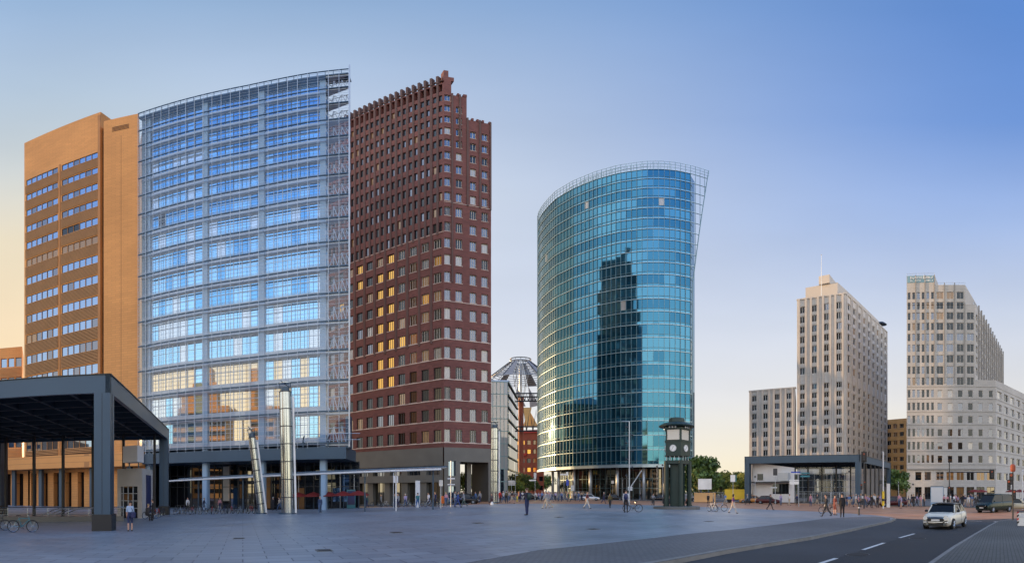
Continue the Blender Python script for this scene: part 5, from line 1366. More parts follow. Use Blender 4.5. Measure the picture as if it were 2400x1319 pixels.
panelthing('information_pillar','tall pale information pillar behind the teal-clad walker','sign',979,1189,11,1126,'offwhite')
panelthing('information_pillar','white upright information pillar at the right crowd','sign',2082,1188,8,1133,'white')
panelthing('advertising_board','light blue advertising panel in front of the right tower','sign',2196,1184,30,1140,'col_blue')
panelthing('advertising_board','narrow grey-blue advertising panel right of the light blue one','sign',2216,1184,9,1142,'steel_lt')
panelthing('wooden_cabinet','small orange box cabinet right behind the teal cabinet','cabinet',838,1188,7,1150,'ochre',.4)
t = panelthing('warning_board','white barrier board with red and black chevrons at the right edge','sign',2396,1232,22,1200,'white',.1)
mb = MB(); 
for i in range(4): mb.poly([(-.33,-.09,.12+.2*i),(-.2,-.09,.2+.2*i),(-.2,-.09,.3+.2*i),(-.33,-.09,.22+.2*i)], [(0,1,2,3)], M['redwhite'] if i%2 else M['black'])
mb.obj('chevrons', t)
b = G(1037,1186); t = thing('litter_bin','bright orange litter bin beside the white pictogram board','bin',tuple(b)); r_ = b.xy.length
mb = MB(); mb.lathe([(.2,.35),(.24,.5),(.24,1.15),(.2,1.2),(.1,1.25)], M['orange'], 14); mb.obj('bucket', t); mb = MB(); mb.tube([(0,.2,-.05),(0,.2,1.1)], .04, M['steel_dark'], 6); mb.obj('post', t)
b = G(2013,1207); t = thing('bollard','short dark bollard at the rounded plaza tip','bollard',tuple(b)); mb = MB(); mb.lathe([(.09,-.05),(.09,.85),(.06,.92),(.01,.94)], M['frame_dark'], 12); mb.obj('post', t); mb = MB(); mb.lathe([(.095,.62),(.095,.72)], M['offwhite'], 12); mb.obj('band', t)
# construction fences
def fence_panel(a, b, h, label, group, m='steel_lt'):
    a = Vector(a); b = Vector(b); L_ = (b-a).length; t = thing('barrier_fence', label, 'fence', (a.x,a.y,gz(a.x)), atan2(b.y-a.y,b.x-a.x), group)
    mb = MB()
    for z in (.18,h): mb.tube([(0,0,z),(L_,0,z)], .028, M[m], 5)
    for x in (0,L_): mb.tube([(x,0,0),(x,0,h)], .028, M[m], 5)
    mb.obj('frame', t); mb = MB(); n = int(L_/.16)
    for i in range(1,n): x = L_*i/n; mb.tube([(x,0,.18),(x,0,h)], .010, M[m], 4, caps=False)
    mb.obj('bars', t)
    for x in (.05,L_-.05):
        mb = MB(); mb.box(x-.11,x+.11,-.35,.35,0,.12,M['concrete']); mb.obj('foot', t)
gg = 'construction fence panels along the far kerb'
seq = [(1350,1500,6,1168.5),(1500,1552,2,1169.5),(1616,1760,5,1171.5),(1765,1925,8,1177),(1925,1990,3,1180)]
for x0,x1,n,y in seq:
    for i in range(n):
        px0 = x0+(x1-x0)*i/n; px1 = x0+(x1-x0)*(i+.97)/n; hh = 2.0 if x0 != 1765 else 2.2
        fence_panel(gp(px0,y), gp(px1,y), hh, 'see-through metal mesh fence panel set along the far kerb', gg)
for i in range(8):
    fence_panel(gp(1168+i*21,1168.5), gp(1187+i*21,1168.5), 1.15, 'low white barrier rail in the street mouth left of the curved tower', 'low barriers before the courtyard', 'offwhite')
# pale site boards behind the fence
for i in range(9):
    q0 = Vector(gp(1380+i*19,1166.5)); q1 = Vector(gp(1398+i*19,1166.5)); t = thing('site_board','grey hoarding panel behind the fence under the curved tower','hoarding',(0,0,0),0,'grey hoarding panels'); mb = MB(); F_ = Fac([q0,q1]); fbox(mb, F_, 0, F_.len, gz(q0.x), gz(q0.x)+1.9, -.08, 0, M['concrete']); mb.obj('panel', t)
t = thing('kiosk','cream kiosk box with a raised sign board beside the green tree','kiosk',(*P2(1652,100),gz(40)),-.4); mb = MB(); mb.box(-2.2,2.2,-1,1,0,1.9,M['ochre']); mb.obj('body', t); mb = MB(); mb.box(-1.4,1.4,-.2,.2,2.6,4.8,M['lamp_glass']); mb.obj('sign_box', t); mb = MB(); mb.box(-.9,-.7,-.1,.1,1.9,2.6,M['steel_dark']); mb.box(.7,.9,-.1,.1,1.9,2.6,M['steel_dark']); mb.obj('leg', t)
for i,(px,r_) in enumerate(((700,82),(735,81),(770,80),(805,79),(840,78))):
    q = P2(px, r_-15); t = thing('red_parasol','red cafe parasol open in front of the stone arcade','parasol',(q.x,q.y,gz(q.x)),0,'red cafe parasols'); mb = MB(); mb.lathe([(1.5,1.75),(1.5,1.85),(.8,2.15),(.02,2.4)], M['red_dk'], 8); mb.obj('canopy', t); mb = MB(); mb.tube([(0,0,0),(0,0,2.2)], .04, M['steel_dark'], 6); mb.obj('pole', t)
for i,(px,r_) in enumerate(((2285,118),(2372,118),(2300,120),(2390,120))):
    q = P2(px, r_); t = thing('red_parasol','red-brown awning parasol before the shops of the right tower','parasol',(q.x,q.y,gz(q.x)),0,'red parasols at the right shops'); mb = MB(); mb.lathe([(1.7,2.0),(1.7,2.15),(.8,2.5),(.02,2.7)], M['red_dk'], 8); mb.obj('canopy', t); mb = MB(); mb.tube([(0,0,0),(0,0,2.9)], .04, M['steel_dark'], 6); mb.obj('pole', t)

for i,(px,py) in enumerate(((560,1262),(930,1248),(1120,1226),(1390,1240),(1660,1222),(760,1290),(1310,1212))):
    b = G(px,py); t = thing('drain_cover','small square iron drain cover set flush in the plaza slabs','drain cover',(b.x,b.y,b.z),radians(32),'iron drain covers in the plaza')
    mb = MB(); mb.box(-.24,.24,-.24,.24,-.02,.012,M['stone_grey']); mb.obj('frame', t); mb = MB()
    for j in range(5): mb.box(-.19,.19,-.18+.08*j,-.145+.08*j,.0125,.02,M['frame_dark'])
    mb.obj('grating', t)
for i,(px,py) in enumerate(((2010,1300),(2150,1262))):
    b = G(px,py,KERB); t = thing('manhole_cover',['round iron manhole cover in the near dark lane','round iron manhole cover further up the dark lane'][i],'manhole cover',(b.x,b.y,b.z))
    mb = MB(); mb.lathe([(.33,-.01),(.33,.016),(.02,.018)], M['rubber'], 20); mb.obj('lid', t); mb = MB(); mb.lathe([(.37,-.01),(.37,.012),(.34,.012)], M['frame_dark'], 20); mb.obj('ring', t)
# ================================================================ bicycles
def bike_proto():
    P = {}
    def wheel():
        mb = MB(); n = 20
        mb.tube([(cos(2*pi*i/n)*.33,0,sin(2*pi*i/n)*.33) for i in range(n+1)], .022, M['rubber'], 6, caps=False)
        r = MB(); r.tube([(cos(2*pi*i/n)*.305,0,sin(2*pi*i/n)*.305) for i in range(n+1)], .012, M['steel'], 4, caps=False)
        for i in range(12): a = 2*pi*i/12; r.tube([(0,.02 if i%2 else -.02,0),(cos(a)*.3,0,sin(a)*.3)], .0035, M['steel'], 3, caps=False)
        r.tube([(0,-.04,0),(0,.04,0)], .025, M['steel'], 6)
        return mb.mesh('tyre'), r.mesh('rim')
    return wheel()
TY, RI = bike_proto()
FRM = {}
def bike_frame(m):
    if m in FRM: return FRM[m]
    mb = MB(); mm = M[m]
    A,B_,Cc_,D_,E_ = (-.52,0,.34),(-.05,0,.30),(-.2,0,.78),(.38,0,.80),(.36,0,.86)
    for p,q,r in ((A,B_,.012),(A,Cc_,.012),(B_,Cc_,.018),(B_,(.36,0,.70),.02),(Cc_,(.37,0,.78),.016),((.34,0,.9),(.42,0,.6),.018),((.42,0,.6),(.54,0,.34),.014)): mb.tube([p,q], r, mm, 6)
    h = MB(); h.tube([(.34,0,.88),(.33,0,1.0)], .014, M['steel'], 6); h.tube([(.22,-.28,1.02),(.33,-.1,1.02),(.33,.1,1.02),(.22,.28,1.02)], .013, M['black'], 6)
    s = MB(); s.tube([(-.2,0,.78),(-.22,0,.92)], .013, M['steel'], 6); s.poly([(-.36,-.08,.95),(-.36,.08,.95),(-.08,.025,.95),(-.08,-.025,.95),(-.36,-.07,.91),(-.36,.07,.91),(-.08,.02,.93),(-.08,-.02,.93)], [(3,2,1,0),(4,5,6,7),(0,1,5,4),(1,2,6,5),(2,3,7,6),(3,0,4,7)], M['black'])
    c = MB(); n = 12; c.tube([(-.05+cos(2*pi*i/n)*.09,.04,.30+sin(2*pi*i/n)*.09) for i in range(n+1)], .008, M['black'], 4, caps=False); c.tube([(-.05,.05,.3),(.06,.06,.18)], .012, M['steel'], 5); c.tube([(-.05,-.05,.3),(-.16,-.06,.42)], .012, M['steel'], 5); c.box(.02,.12,.06,.14,.165,.19,M['black']); c.box(-.22,-.12,-.14,-.06,.41,.435,M['black'])
    k = MB(); k.tube([(-.74,0,.66),(-.3,0,.66)], .01, M['black'], 4); k.tube([(-.52,0,.34),(-.62,0,.66)], .008, M['black'], 4); 
    FRM[m] = [(mb.mesh('frame'),'frame'),(h.mesh('handlebar'),'handlebar'),(s.mesh('saddle'),'saddle'),(c.mesh('crank'),'crank'),(k.mesh('luggage_rack'),'luggage_rack')]
    return FRM[m]
def bike(loc, rz, label, m='tealbox', group=None, lean=.08, scale=1.0):
    t = thing('bicycle', label, 'bicycle', tuple(loc), 0, group); t.rotation_euler = (lean,0,rz); t.scale = (scale,)*3
    for me, n in bike_frame(m): link(n, me, t)
    for x in (-.52,.54):
        w_ = link('wheel', TY, t); w_.location = (x,0,.34); link('rim', RI, w_)
    return t
def bz(px, extra=0): return -(px-1200)/S+extra
b = G(53,1247); bike(b, bz(53), 'teal green bicycle with pale rims parked by the stair parapet', 'tealbox', scale=1.05)
b = G(-8,1243); bike(b, bz(0), 'bicycle cut by the left edge of the photo', 'black')
b = G(1483,1200); bike(b, bz(1483,pi), 'black city bicycle held beside the man with the backpack', 'black')
b = G(1670,1199); bike(b, bz(1670,-.9), 'silver bicycle, left one of the parked pair right of the clock tower', 'steel_lt')
b = G(1685,1198); bike(b, bz(1685,.25), 'blue-grey bicycle, right one of the parked pair right of the clock tower', 'col_blue')
b = G(1940,1204); bike(b, bz(1940), 'bicycle standing behind the walker with the grey bag', 'black')
for i,px in enumerate((352,366,381,392)):
    b = G(px,1216-i*3.5); bike(b, bz(px,.5+i*.4), ['dark bicycle, nearest of the cluster behind the canopy post','red bicycle inside the cluster behind the canopy post','black bicycle by the second canopy column','green bicycle at the end of the cluster'][i], ['black','red','black','tealbox'][i])
for i in range(22):
    px = 412+i*9.3; b = Vector((*P2(px,54+.6*(i%3)),0)); b.z = gz(b.x); bike(b, bz(px,1.2+.3*(i%4)), 'bicycle in the dark parked row before the glass office block', ['black','steel_lt','navy','black','red'][i%5], 'bicycles parked before the glass office block')
for i in range(9):
    px = 880+i*17+ (i%3)*5; b = G(px,1187.5); bike(b, bz(px,.3+.5*(i%3)), 'bicycle parked along the kerb before the brick tower', ['black','steel_lt','frame_dark'][i%3], 'bicycles parked before the brick tower')

# ================================================================ people
SEG = ['skin','top','forearm','thigh','shin','shoe']
def body_mesh(pose):
    """one continuous skinned body; pose: leg swing, knee, arm angles, torso lean"""
    V = []; E = []; R_ = []; T_ = []
    def add(p, r, par, seg):
        V.append(Vector(p)); R_.append(r); T_.append(seg)
        if par is not None: E.append((par, len(V)-1))
        return len(V)-1
    lean = pose.get('lean',0); hipz = pose.get('hip',.93); hx = 0
    root = add((0,0,hipz), .125, None, 3)
    def tl(h): return Vector((0, -sin(lean)*h, hipz+cos(lean)*h))
    w_ = add(tl(.14), .118, root, 1); ch = add(tl(.36), .135, w_, 1); nk0 = add(tl(.52), .075, ch, 1); nk = add(tl(.57), .05, nk0, 0)
    hd = tl(.66)+Vector((0,-.02-pose.get('look',0),0)); h1 = add(hd, .082, nk, 0); h2 = add(hd+Vector((0,.012,.085)), .092, h1, 0); add(hd+Vector((0,.01,.155)), .06, h2, 0)
    add(hd+Vector((0,-.098,.05)), .014, h2, 0)
    for s in (-1,1):
        a, k = pose['legs'][0 if s < 0 else 1]     # thigh swing forward, knee bend
        hj = add((s*.095,0,hipz-.06), .092, root, 3)
        d = Vector((s*.02,-sin(a),-cos(a))); kn = V[hj]+d*.42
        k0 = add(V[hj]+d*.2, .082, hj, 3); k1 = add(kn, .056, k0, 3)
        d2 = Vector((0,-sin(a-k),-cos(a-k))); c1_ = add(kn+d2*.14, .058, k1, 4); an = add(kn+d2*.41, .038, c1_, 4)
        fd = Vector((s*.02,-cos(a-k)*.95,-.10+ sin(a-k)*.7 if a-k < 0 else -.10)); 
        hl = add(V[an]+Vector((0,.02,-.035)), .04, an, 5); add(V[an]+Vector((s*.03,-.17,-.045)), .032, hl, 5)
    for s in (-1,1):
        a, o, b_ = pose['arms'][0 if s < 0 else 1]     # forward swing, outward, elbow
        sh = add(tl(.47)+Vector((s*.17,0,0)), .062, ch, 1)
        d = Vector((s*sin(o),-sin(a)*cos(o),-cos(a)*cos(o))); el = V[sh]+d*.29; e0 = add(el, .044, sh, 1)
        d2 = Vector((-s*sin(o)*.8*min(1,b_),-sin(a+b_),-cos(a+b_))).normalized(); wr = add(el+d2*.24, .029, e0, 2)
        pm = add(V[wr]+d2*.06, .034, wr, 2)
        sd = d2.cross(Vector((s,0,0))).normalized() if abs(d2.x) < .9 else Vector((0,0,1))
        for i in range(4):
            off = sd*(.026*(i-1.5)/1.5*1.0); f1 = add(V[pm]+d2*(.055)+off, .0095, pm, 2); add(V[f1]+d2*(.038-.006*abs(i-1.2))+Vector((-s*.015,0,0)), .008, f1, 2)
        add(V[pm]+sd*.05+d2*.02, .010, pm, 2)
    me = bpy.data.meshes.new('b'); me.from_pydata([tuple(v) for v in V], E, []); o = bpy.data.objects.new('b', me); C.objects.link(o)
    sk = o.modifiers.new('s','SKIN'); sk.use_smooth_shade = True
    for i, r in enumerate(R_): r *= 1.12 if r > .012 else 1.0; me.skin_vertices[0].data[i].radius = (r*(1.25 if T_[i] in (1,3) and i < 5 else 1), r*(.85 if i < 5 else 1))
    for i in range(len(V)): me.skin_vertices[0].data[i].use_root = (i == 0)
    sb = o.modifiers.new('u','SUBSURF'); sb.levels = 1; sb.render_levels = 1
    dg = bpy.context.evaluated_depsgraph_get(); m2 = bpy.data.meshes.new_from_object(o.evaluated_get(dg)); bpy.data.objects.remove(o)
    m2.name = 'person_body'
    zmin = min(v.co.z for v in m2.vertices)
    for v in m2.vertices: v.co.z -= zmin
    segs = [(V[a],V[b],T_[b] if T_[b] != 1 or T_[a] == 1 else T_[a]) for a,b in E]
    m2.materials.clear()
    for i in range(6): m2.materials.append(M['offwhite'])
    for p in m2.polygons:
        c = p.center+Vector((0,0,zmin)); best = 1e9; t = 1
        for a,b,tt in segs:
            ab = b-a; f = max(0,min(1,(c-a).dot(ab)/max(1e-9,ab.length_squared))); d = (c-(a+ab*f)).length
            if d < best: best = d; t = tt
        p.material_index = t; p.use_smooth = True
    return m2, hd-Vector((0,0,zmin)), tl(.36)-Vector((0,0,zmin))
PO = {
 'stand': dict(legs=((.04,.03),(-.03,.03)), arms=((.05,.12,.25),(.0,.12,.3))),
 'walk': dict(legs=((.42,.10),(-.35,.30)), arms=((-.4,.12,.25),(.35,.12,.45)), lean=.05),
 'walk2': dict(legs=((-.30,.45),(.32,.05)), arms=((.3,.1,.6),(-.3,.1,.2)), lean=.04),
 'photo': dict(legs=((.05,.02),(-.05,.02)), arms=((.9,.25,1.5),(.9,.25,1.5))),
 'phone': dict(legs=((.10,.05),(-.04,.02)), arms=((.2,.1,1.6),(.05,.12,.3)), look=.02),
 'sit': dict(legs=((1.45,1.35),(1.35,1.15)), arms=((.5,.12,.7),(.4,.15,.9)), lean=.25, hip=.45),
 'ride': dict(legs=((1.1,1.0),(.55,.7)), arms=((.85,.1,.35),(.85,.1,.35)), lean=.3, hip=.95),
 'kid': dict(legs=((.2,.05),(-.2,.2)), arms=((.1,.25,.3),(.1,.2,.3))),
}
PB = {k: body_mesh(v) for k, v in PO.items()}
CL = {}
def cloth(c):
    k = tuple(round(x,3) for x in c)
    if k not in CL: CL[k] = pbr('cloth_%d' % len(CL), c, .8, var=.12, vs=5)
    return CL[k]
SK = [pbr('light_skin', (.50,.30,.22), .5, var=.05), pbr('tan_skin', (.36,.20,.13), .5, var=.05)]
hairs = {'dark':(.02,.013,.01),'brown':(.08,.045,.025),'blond':(.32,.22,.11),'grey':(.35,.34,.33)}
HM = {k: pbr(k+'_hair', v, .6, var=.2, vs=20) for k,v in hairs.items()}
_hm = {}
def hair_mesh(kind, long):
    if (kind,long) in _hm: return _hm[(kind,long)]
    mb = MB(); prof = []
    n = 12; rows_ = 7; vs = []
    for j in range(rows_):
        th = pi*.06+ (pi*.58)*j/(rows_-1)
        for i in range(n):
            a = 2*pi*i/n; r = .106*sin(th); z = .106*cos(th); y = sin(a)*r*1.08+.018; x = cos(a)*r*.9
            if y < -.03 and z < .045: z = .045; 
            vs.append((x,y,z+.085))
    if long:
        for i in range(n):
            a = 2*pi*i/n; x = cos(a)*.085; y = max(sin(a)*.09,-.02)+.045; vs.append((x,y,-.10))
        rows_ += 1
    fs = [(j*n+i,j*n+(i+1)%n,(j+1)*n+(i+1)%n,(j+1)*n+i) for j in range(rows_-1) for i in range(n)]+[tuple(range(n))]
    mb.poly(vs, fs, HM[kind]); _hm[(kind,long)] = mb.mesh('hair', True); return _hm[(kind,long)]
def person(loc, rz, pose, label, top, legs, hair='dark', long=False, sleeves=True, shorts=False, shoes=(.02,.02,.02), h=1.74, group=None, skin=0, skirt=None):
    me, hd, chest = PB[pose]
    t = thing('person', label, 'person', tuple(loc), rz, group); s_ = h/1.74; t.scale = (s_,)*3
    o = link('body', me, t); mats = [SK[skin], cloth(top), cloth(top) if sleeves else SK[skin], cloth(legs), SK[skin] if shorts else cloth(legs), cloth(shoes)]
    for sl, m in zip(o.material_slots, mats): sl.link = 'OBJECT'; sl.material = m
    q = link('hair', hair_mesh(hair, long), t); q.location = hd
    return t
def backpack(p, loc, rz, m, label, off=.20):
    t = thing('backpack', label, 'backpack', tuple(loc), rz); t.scale = p.scale
    mb = MB(); mb.lathe([(.03,-.25),(.15,-.23),(.17,0),(.15,.17),(.05,.23)], M[m], 12, (0,0,0)); ms = mb.mesh('bag', True)
    for v in ms.vertices: v.co.y *= .6
    o = link('bag', ms, t); o.location = (0,off,1.25)
    k = MB()
    for s in (-.1,.1): k.tube([(s,off-.05,1.42),(s,0,1.50),(s,-.13,1.36),(s,-.12,1.2),(s,off-.06,1.08)], .018, M[m], 5)
    k.obj('strap', t)
FACE = lambda px, d=0: -(px-1200)/S+d      # d=0 faces the viewer, pi faces away
def pp(px, py, d, pose, label, top, legs, **kw): 
    loc = G(px,py); return person(loc, FACE(px,d), pose, label, top, legs, **kw), loc
blk_=(.02,.02,.025); jean=(.05,.09,.18); navy=(.02,.03,.09); white=(.62,.62,.64); beige=(.42,.35,.27); grey=(.25,.26,.28)
p,l = pp(1235,1207,-pi*.72,'photo','person in dark jacket with mustard shoulders taking a photo, nearest in the centre',(.035,.03,.05),navy,hair='brown',h=1.84); backpack(p,l,FACE(1235,-pi*.72),'clock_green','dark green backpack on the photographing person in the centre')
pp(1280,1192,-pi*.5,'walk','person in pale grey sweater and cream trousers, left of the walking pair',(.27,.28,.31),beige,hair='grey')
pp(1286,1191,-pi*.55,'walk2','person in blue-grey coat and light trousers, right of the walking pair',(.20,.22,.27),(.38,.31,.25),hair='grey',h=1.7)
pp(1376,1192,pi*.45,'walk','person in maroon shirt and pale trousers striding right under the curved tower',(.10,.02,.025),(.45,.42,.38),sleeves=False)
pp(1415,1180,pi*.4,'walk2','white-haired person in dark navy walking beyond the maroon shirt',(.03,.03,.06),navy,hair='grey')
pp(1430,1191,pi*.9,'walk2','person in olive dress and black leggings walking away',(.09,.07,.02),blk_,hair='brown',long=True,h=1.55)
p,l = pp(1467,1201,pi,'stand','man in white shirt and black trousers seen from behind with a bicycle',white,blk_,h=1.86); backpack(p,l,FACE(1467,pi),'navy','blue-black backpack worn over the white shirt')
pp(1334,1176,pi*.5,'stand','small distant person in a green top before the curved tower',(.06,.25,.06),beige,h=1.6,hair='blond')
p,l = pp(1530,1184,.3,'ride','cyclist with grey top sitting on a bicycle left of the clock tower',(.25,.25,.27),blk_); bike((l.x,l.y,l.z), FACE(1530,.3)-pi/2, 'bicycle under the cyclist left of the clock tower', 'black', lean=0)
for px,d,c in ((1556,.4,blk_),(1569,-.6,(.05,.05,.06)),(1601,-.5,(.12,.06,.05)),(1609,.9,(.30,.14,.08))):
    pp(px,1190,d,'sit',{1556:'person in black crouching at the left foot of the clock tower',1569:'person in dark grey sitting on the clock tower step',1601:'person in brown sitting right of the clock tower',1609:'person in rust top leaning at the right of the clock tower'}[px],c,blk_,h=1.75)
pp(1614,1189,.6,'walk2','dark-clothed person standing up right beside the clock tower',(.10,.03,.03),blk_,sleeves=False,skin=1)
pp(1718,1203,pi*.6,'walk','woman in purple top and cream trousers walking right of the parked bicycles',(.09,.03,.12),(.5,.45,.4),hair='dark',long=True,h=1.72,sleeves=False)
pp(1805,1195,pi*.55,'walk','person all in black walking before the distant canopy',blk_,blk_,h=1.78)
pp(1937,1210,-pi*.4,'walk','person in black with a pale grey bag, left of the three at the plaza tip',blk_,(.03,.03,.035),h=1.8)
pp(1957,1207,pi*.7,'stand','person in maroon shirt and shorts, middle of the three at the plaza tip',(.13,.03,.03),(.20,.06,.05),shorts=True,sleeves=False,h=1.75)
pp(1974,1212,pi,'stand','person in long black coat, rightmost of the three at the plaza tip',(.012,.012,.015),(.012,.012,.015),h=1.85)
b = G(1933,1209.5); t = thing('shoulder_bag','pale grey shoulder bag at the hip of the walker in black','bag',(b.x,b.y-.22,b.z)); mb = MB(); mb.lathe([(.06,.72),(.17,.76),(.18,1.0),(.1,1.12)], M['steel_lt'], 10); mb.obj('bag_body', t); mb = MB(); mb.tube([(0,0,1.1),(.1,.1,1.45)], .015, M['black'], 5); mb.obj('strap', t)
p,l = pp(305,1245,pi,'stand','woman in pale blue shirt and shorts seen from behind beside the big canopy column',(.33,.42,.56),navy,hair='dark',shorts=True,sleeves=False,h=1.66)
t = thing('shoulder_bag','dark bag at the side of the woman beside the big canopy column','bag',(l.x+.25,l.y,l.z)); mb = MB(); mb.lathe([(.05,.75),(.14,.8),(.15,1.05),(.05,1.1)], M['navy'], 10); mb.obj('bag_body', t); mb = MB(); mb.tube([(0,0,1.08),(-.2,0,1.4)], .014, M['black'], 5); mb.obj('strap', t)
pp(345,1222,pi*.8,'sit','person in dark clothes with pale cap crouching by the bicycles behind the canopy',(.03,.03,.035),blk_,hair='blond')
pp(358,1218,-pi*.5,'phone','person in black leaning over the bicycle cluster behind the canopy',blk_,blk_,hair='dark')
pp(750,1202,0,'walk','man in dark blue jacket and jeans walking toward the viewer on the empty plaza',(.025,.045,.10),jean,hair='grey',h=1.76)
pp(860,1190,-pi*.3,'walk2','person in dark green jacket right of the teal cabinet',(.03,.08,.08),navy)
pp(925,1190,pi*.2,'stand','dark-clothed person at the foot of the white bus stop pole',(.03,.05,.06),navy)
pp(933,1189,-pi*.2,'phone','person in grey top next to the white bus stop pole',grey,navy)
pp(979,1190,pi*.9,'walk','person in teal top and blue jeans walking before the pale pillar',(.04,.17,.18),(.03,.10,.28),h=1.75)
pp(1073,1189,pi*.5,'walk','person all in blue pushing along in front of the black car',(.04,.08,.28),(.03,.06,.22))
pp(1066,1188,pi*.5,'phone','person in pale blue shirt left of the person all in blue',(.35,.42,.52),jean)
pp(1087,1188,-pi*.5,'walk2','person in grey top and green trousers right of the person all in blue',(.3,.3,.33),(.06,.10,.09))
pp(1153,1183,-.3,'sit','person in grey hoodie sitting against the light tube with a white sack',(.10,.08,.08),(.08,.03,.03))
t = thing('white_sack','crumpled white sack at the feet of the sitting person','bag',tuple(G(1153,1184.5))); mb = MB(); mb.lathe([(.12,0),(.2,.08),(.18,.3),(.07,.42),(.1,.48)], M['white'], 9); mb.obj('sack_body', t)
grp = [(1172,1178,(.5,.03,.03),'bright red jacket'),(1180,1178,(.4,.4,.42),'light grey shirt'),(1187,1179,(.10,.08,.04),'dark khaki coat'),(1200,1180,(.03,.02,.02),'black tank top and bare legs'),(1219,1175,(.03,.03,.14),'deep blue dress'),(1225,1176,(.5,.5,.52),'white shirt beyond the photographer'),(1193,1177,(.35,.30,.28),'beige shirt')]
for i,(px,py,c,w_) in enumerate(grp): pp(px,py,[.5,-.7,2.8,1.5,-1.6,.2,3][i],['stand','walk','phone','walk2','stand','stand','walk'][i],'person in '+w_+', small group right of the light tube',c,[blk_,jean,blk_,beige,navy,grey,jean][i],shorts=(i==3),sleeves=(i!=3),hair=['dark','grey','brown','dark','dark','blond','dark'][i])
pp(1212,1177,1.2,'kid','small child in yellow in the group right of the light tube',(.7,.55,.04),(.65,.5,.05),h=1.15,hair='blond')
# crowd waiting at the right crossing
rc = random.Random(3); cg = 'people waiting at the far crossing'
spots = [(1985,1186),(1990,1188),(2000,1187),(2006,1188.5),(2012,1186),(2018,1188),(2028,1188.5),(2037,1189.5),(2043,1190),(2048,1187),(2057,1190),(2063,1188),(1996,1184),(2022,1184),(2033,1185),(2052,1184.5),(2112,1191),(2130,1188),(2136,1187),(2141,1188),(2149,1186),(2158,1187),(2108,1188),(2166,1186),(2213,1186),(2221,1187),(2228,1186),(2236,1186),(2245,1187),(2254,1188),(2262,1187.5),(2270,1188.5),(2278,1187),(2286,1188),(2291,1187),(2240,1184),(2258,1184),(2275,1184)]
pal = [('white shirt',white),('black jacket',blk_),('grey top',grey),('navy jacket',navy),('beige coat',beige),('lilac shirt',(.34,.28,.45)),('pink top',(.5,.25,.3)),('blue shirt',(.10,.18,.38))]
for i,(px,py) in enumerate(spots):
    nm, c = pal[rc.randrange(8)]; nm2, c2 = [('black trousers',blk_),('jeans',jean),('beige shorts',beige),('dark trousers',(.05,.045,.05))][rc.randrange(4)]
    where = 'left of the banded pole' if px < 2070 else 'between the banded pole and the white car' if px < 2175 else 'behind the white car and the dark van'
    pp(px,py,rc.uniform(-3,3),rc.choice(['stand','walk','walk2','phone','stand']),'person in %s and %s waiting %s' % (nm,nm2,where),c,c2,shorts=nm2.startswith('beige'),hair=rc.choice(list(hairs)),long=rc.random()<.4,h=rc.uniform(1.6,1.85),group='people in %s and %s %s' % (nm,nm2,where),skin=rc.randrange(2),sleeves=rc.random()<.5)
for i,(px,py) in enumerate(((440,1197),(478,1197),(515,1197),(640,1196),(655,1196),(800,1189),(893,1188),(950,1188),(1005,1187),(1020,1187),(1045,1186),(1500,1172),(1590,1173),(1115,1178),(1125,1179))):
    r_ = G(px,py).xy.length; nm, c = pal[(i*3)%8]; pp(px,py,i*1.3,['stand','walk','walk2'][i%3],'distant person in %s before the %s' % (nm, 'dark ground floor of the glass office block' if px < 700 else 'stone arcade of the brick tower' if px < 1100 else 'street behind the plaza' ),c,[blk_,jean,navy][i%3],hair=list(hairs)[i%4])['label' if False else 0] if False else pp(px,py,i*1.3,['stand','walk','walk2'][i%3],'distant person in %s at the %s' % (nm, 'dark ground floor of the glass office block' if px < 700 else 'stone arcade of the brick tower' if px < 1100 else 'street behind the plaza'),c,[blk_,jean,navy][i%3],hair=list(hairs)[i%4],group='far off person in %s %d' % (nm, px//400))

for i in range(22):
    px = 1255+i*5.2+(i%3)*2; py = 1171.5+(i%4)*1.2; nm, c = pal[(i*5)%8]
    pp(px,py,i*1.1,['stand','walk','phone','walk2'][i%4],'small far person in %s near the low barriers left of the curved tower' % nm,c,[blk_,jean,navy][i%3],hair=list(hairs)[i%4],h=1.6+.03*(i%7),group='small far people in %s near the low barriers' % nm)
for i,(px,py) in enumerate(((1660,1181),(1672,1180),(1700,1181),(1752,1182),(1830,1184),(1850,1185),(1868,1184),(1900,1186),(1915,1185))):
    nm, c = pal[(i*3+1)%8]; pp(px,py,i*1.7,['walk','stand','walk2'][i%3],'small far person in %s along the mesh fence before the park' % nm,c,[blk_,jean,beige][i%3],hair=list(hairs)[i%4],group='small far people in %s along the mesh fence' % nm)
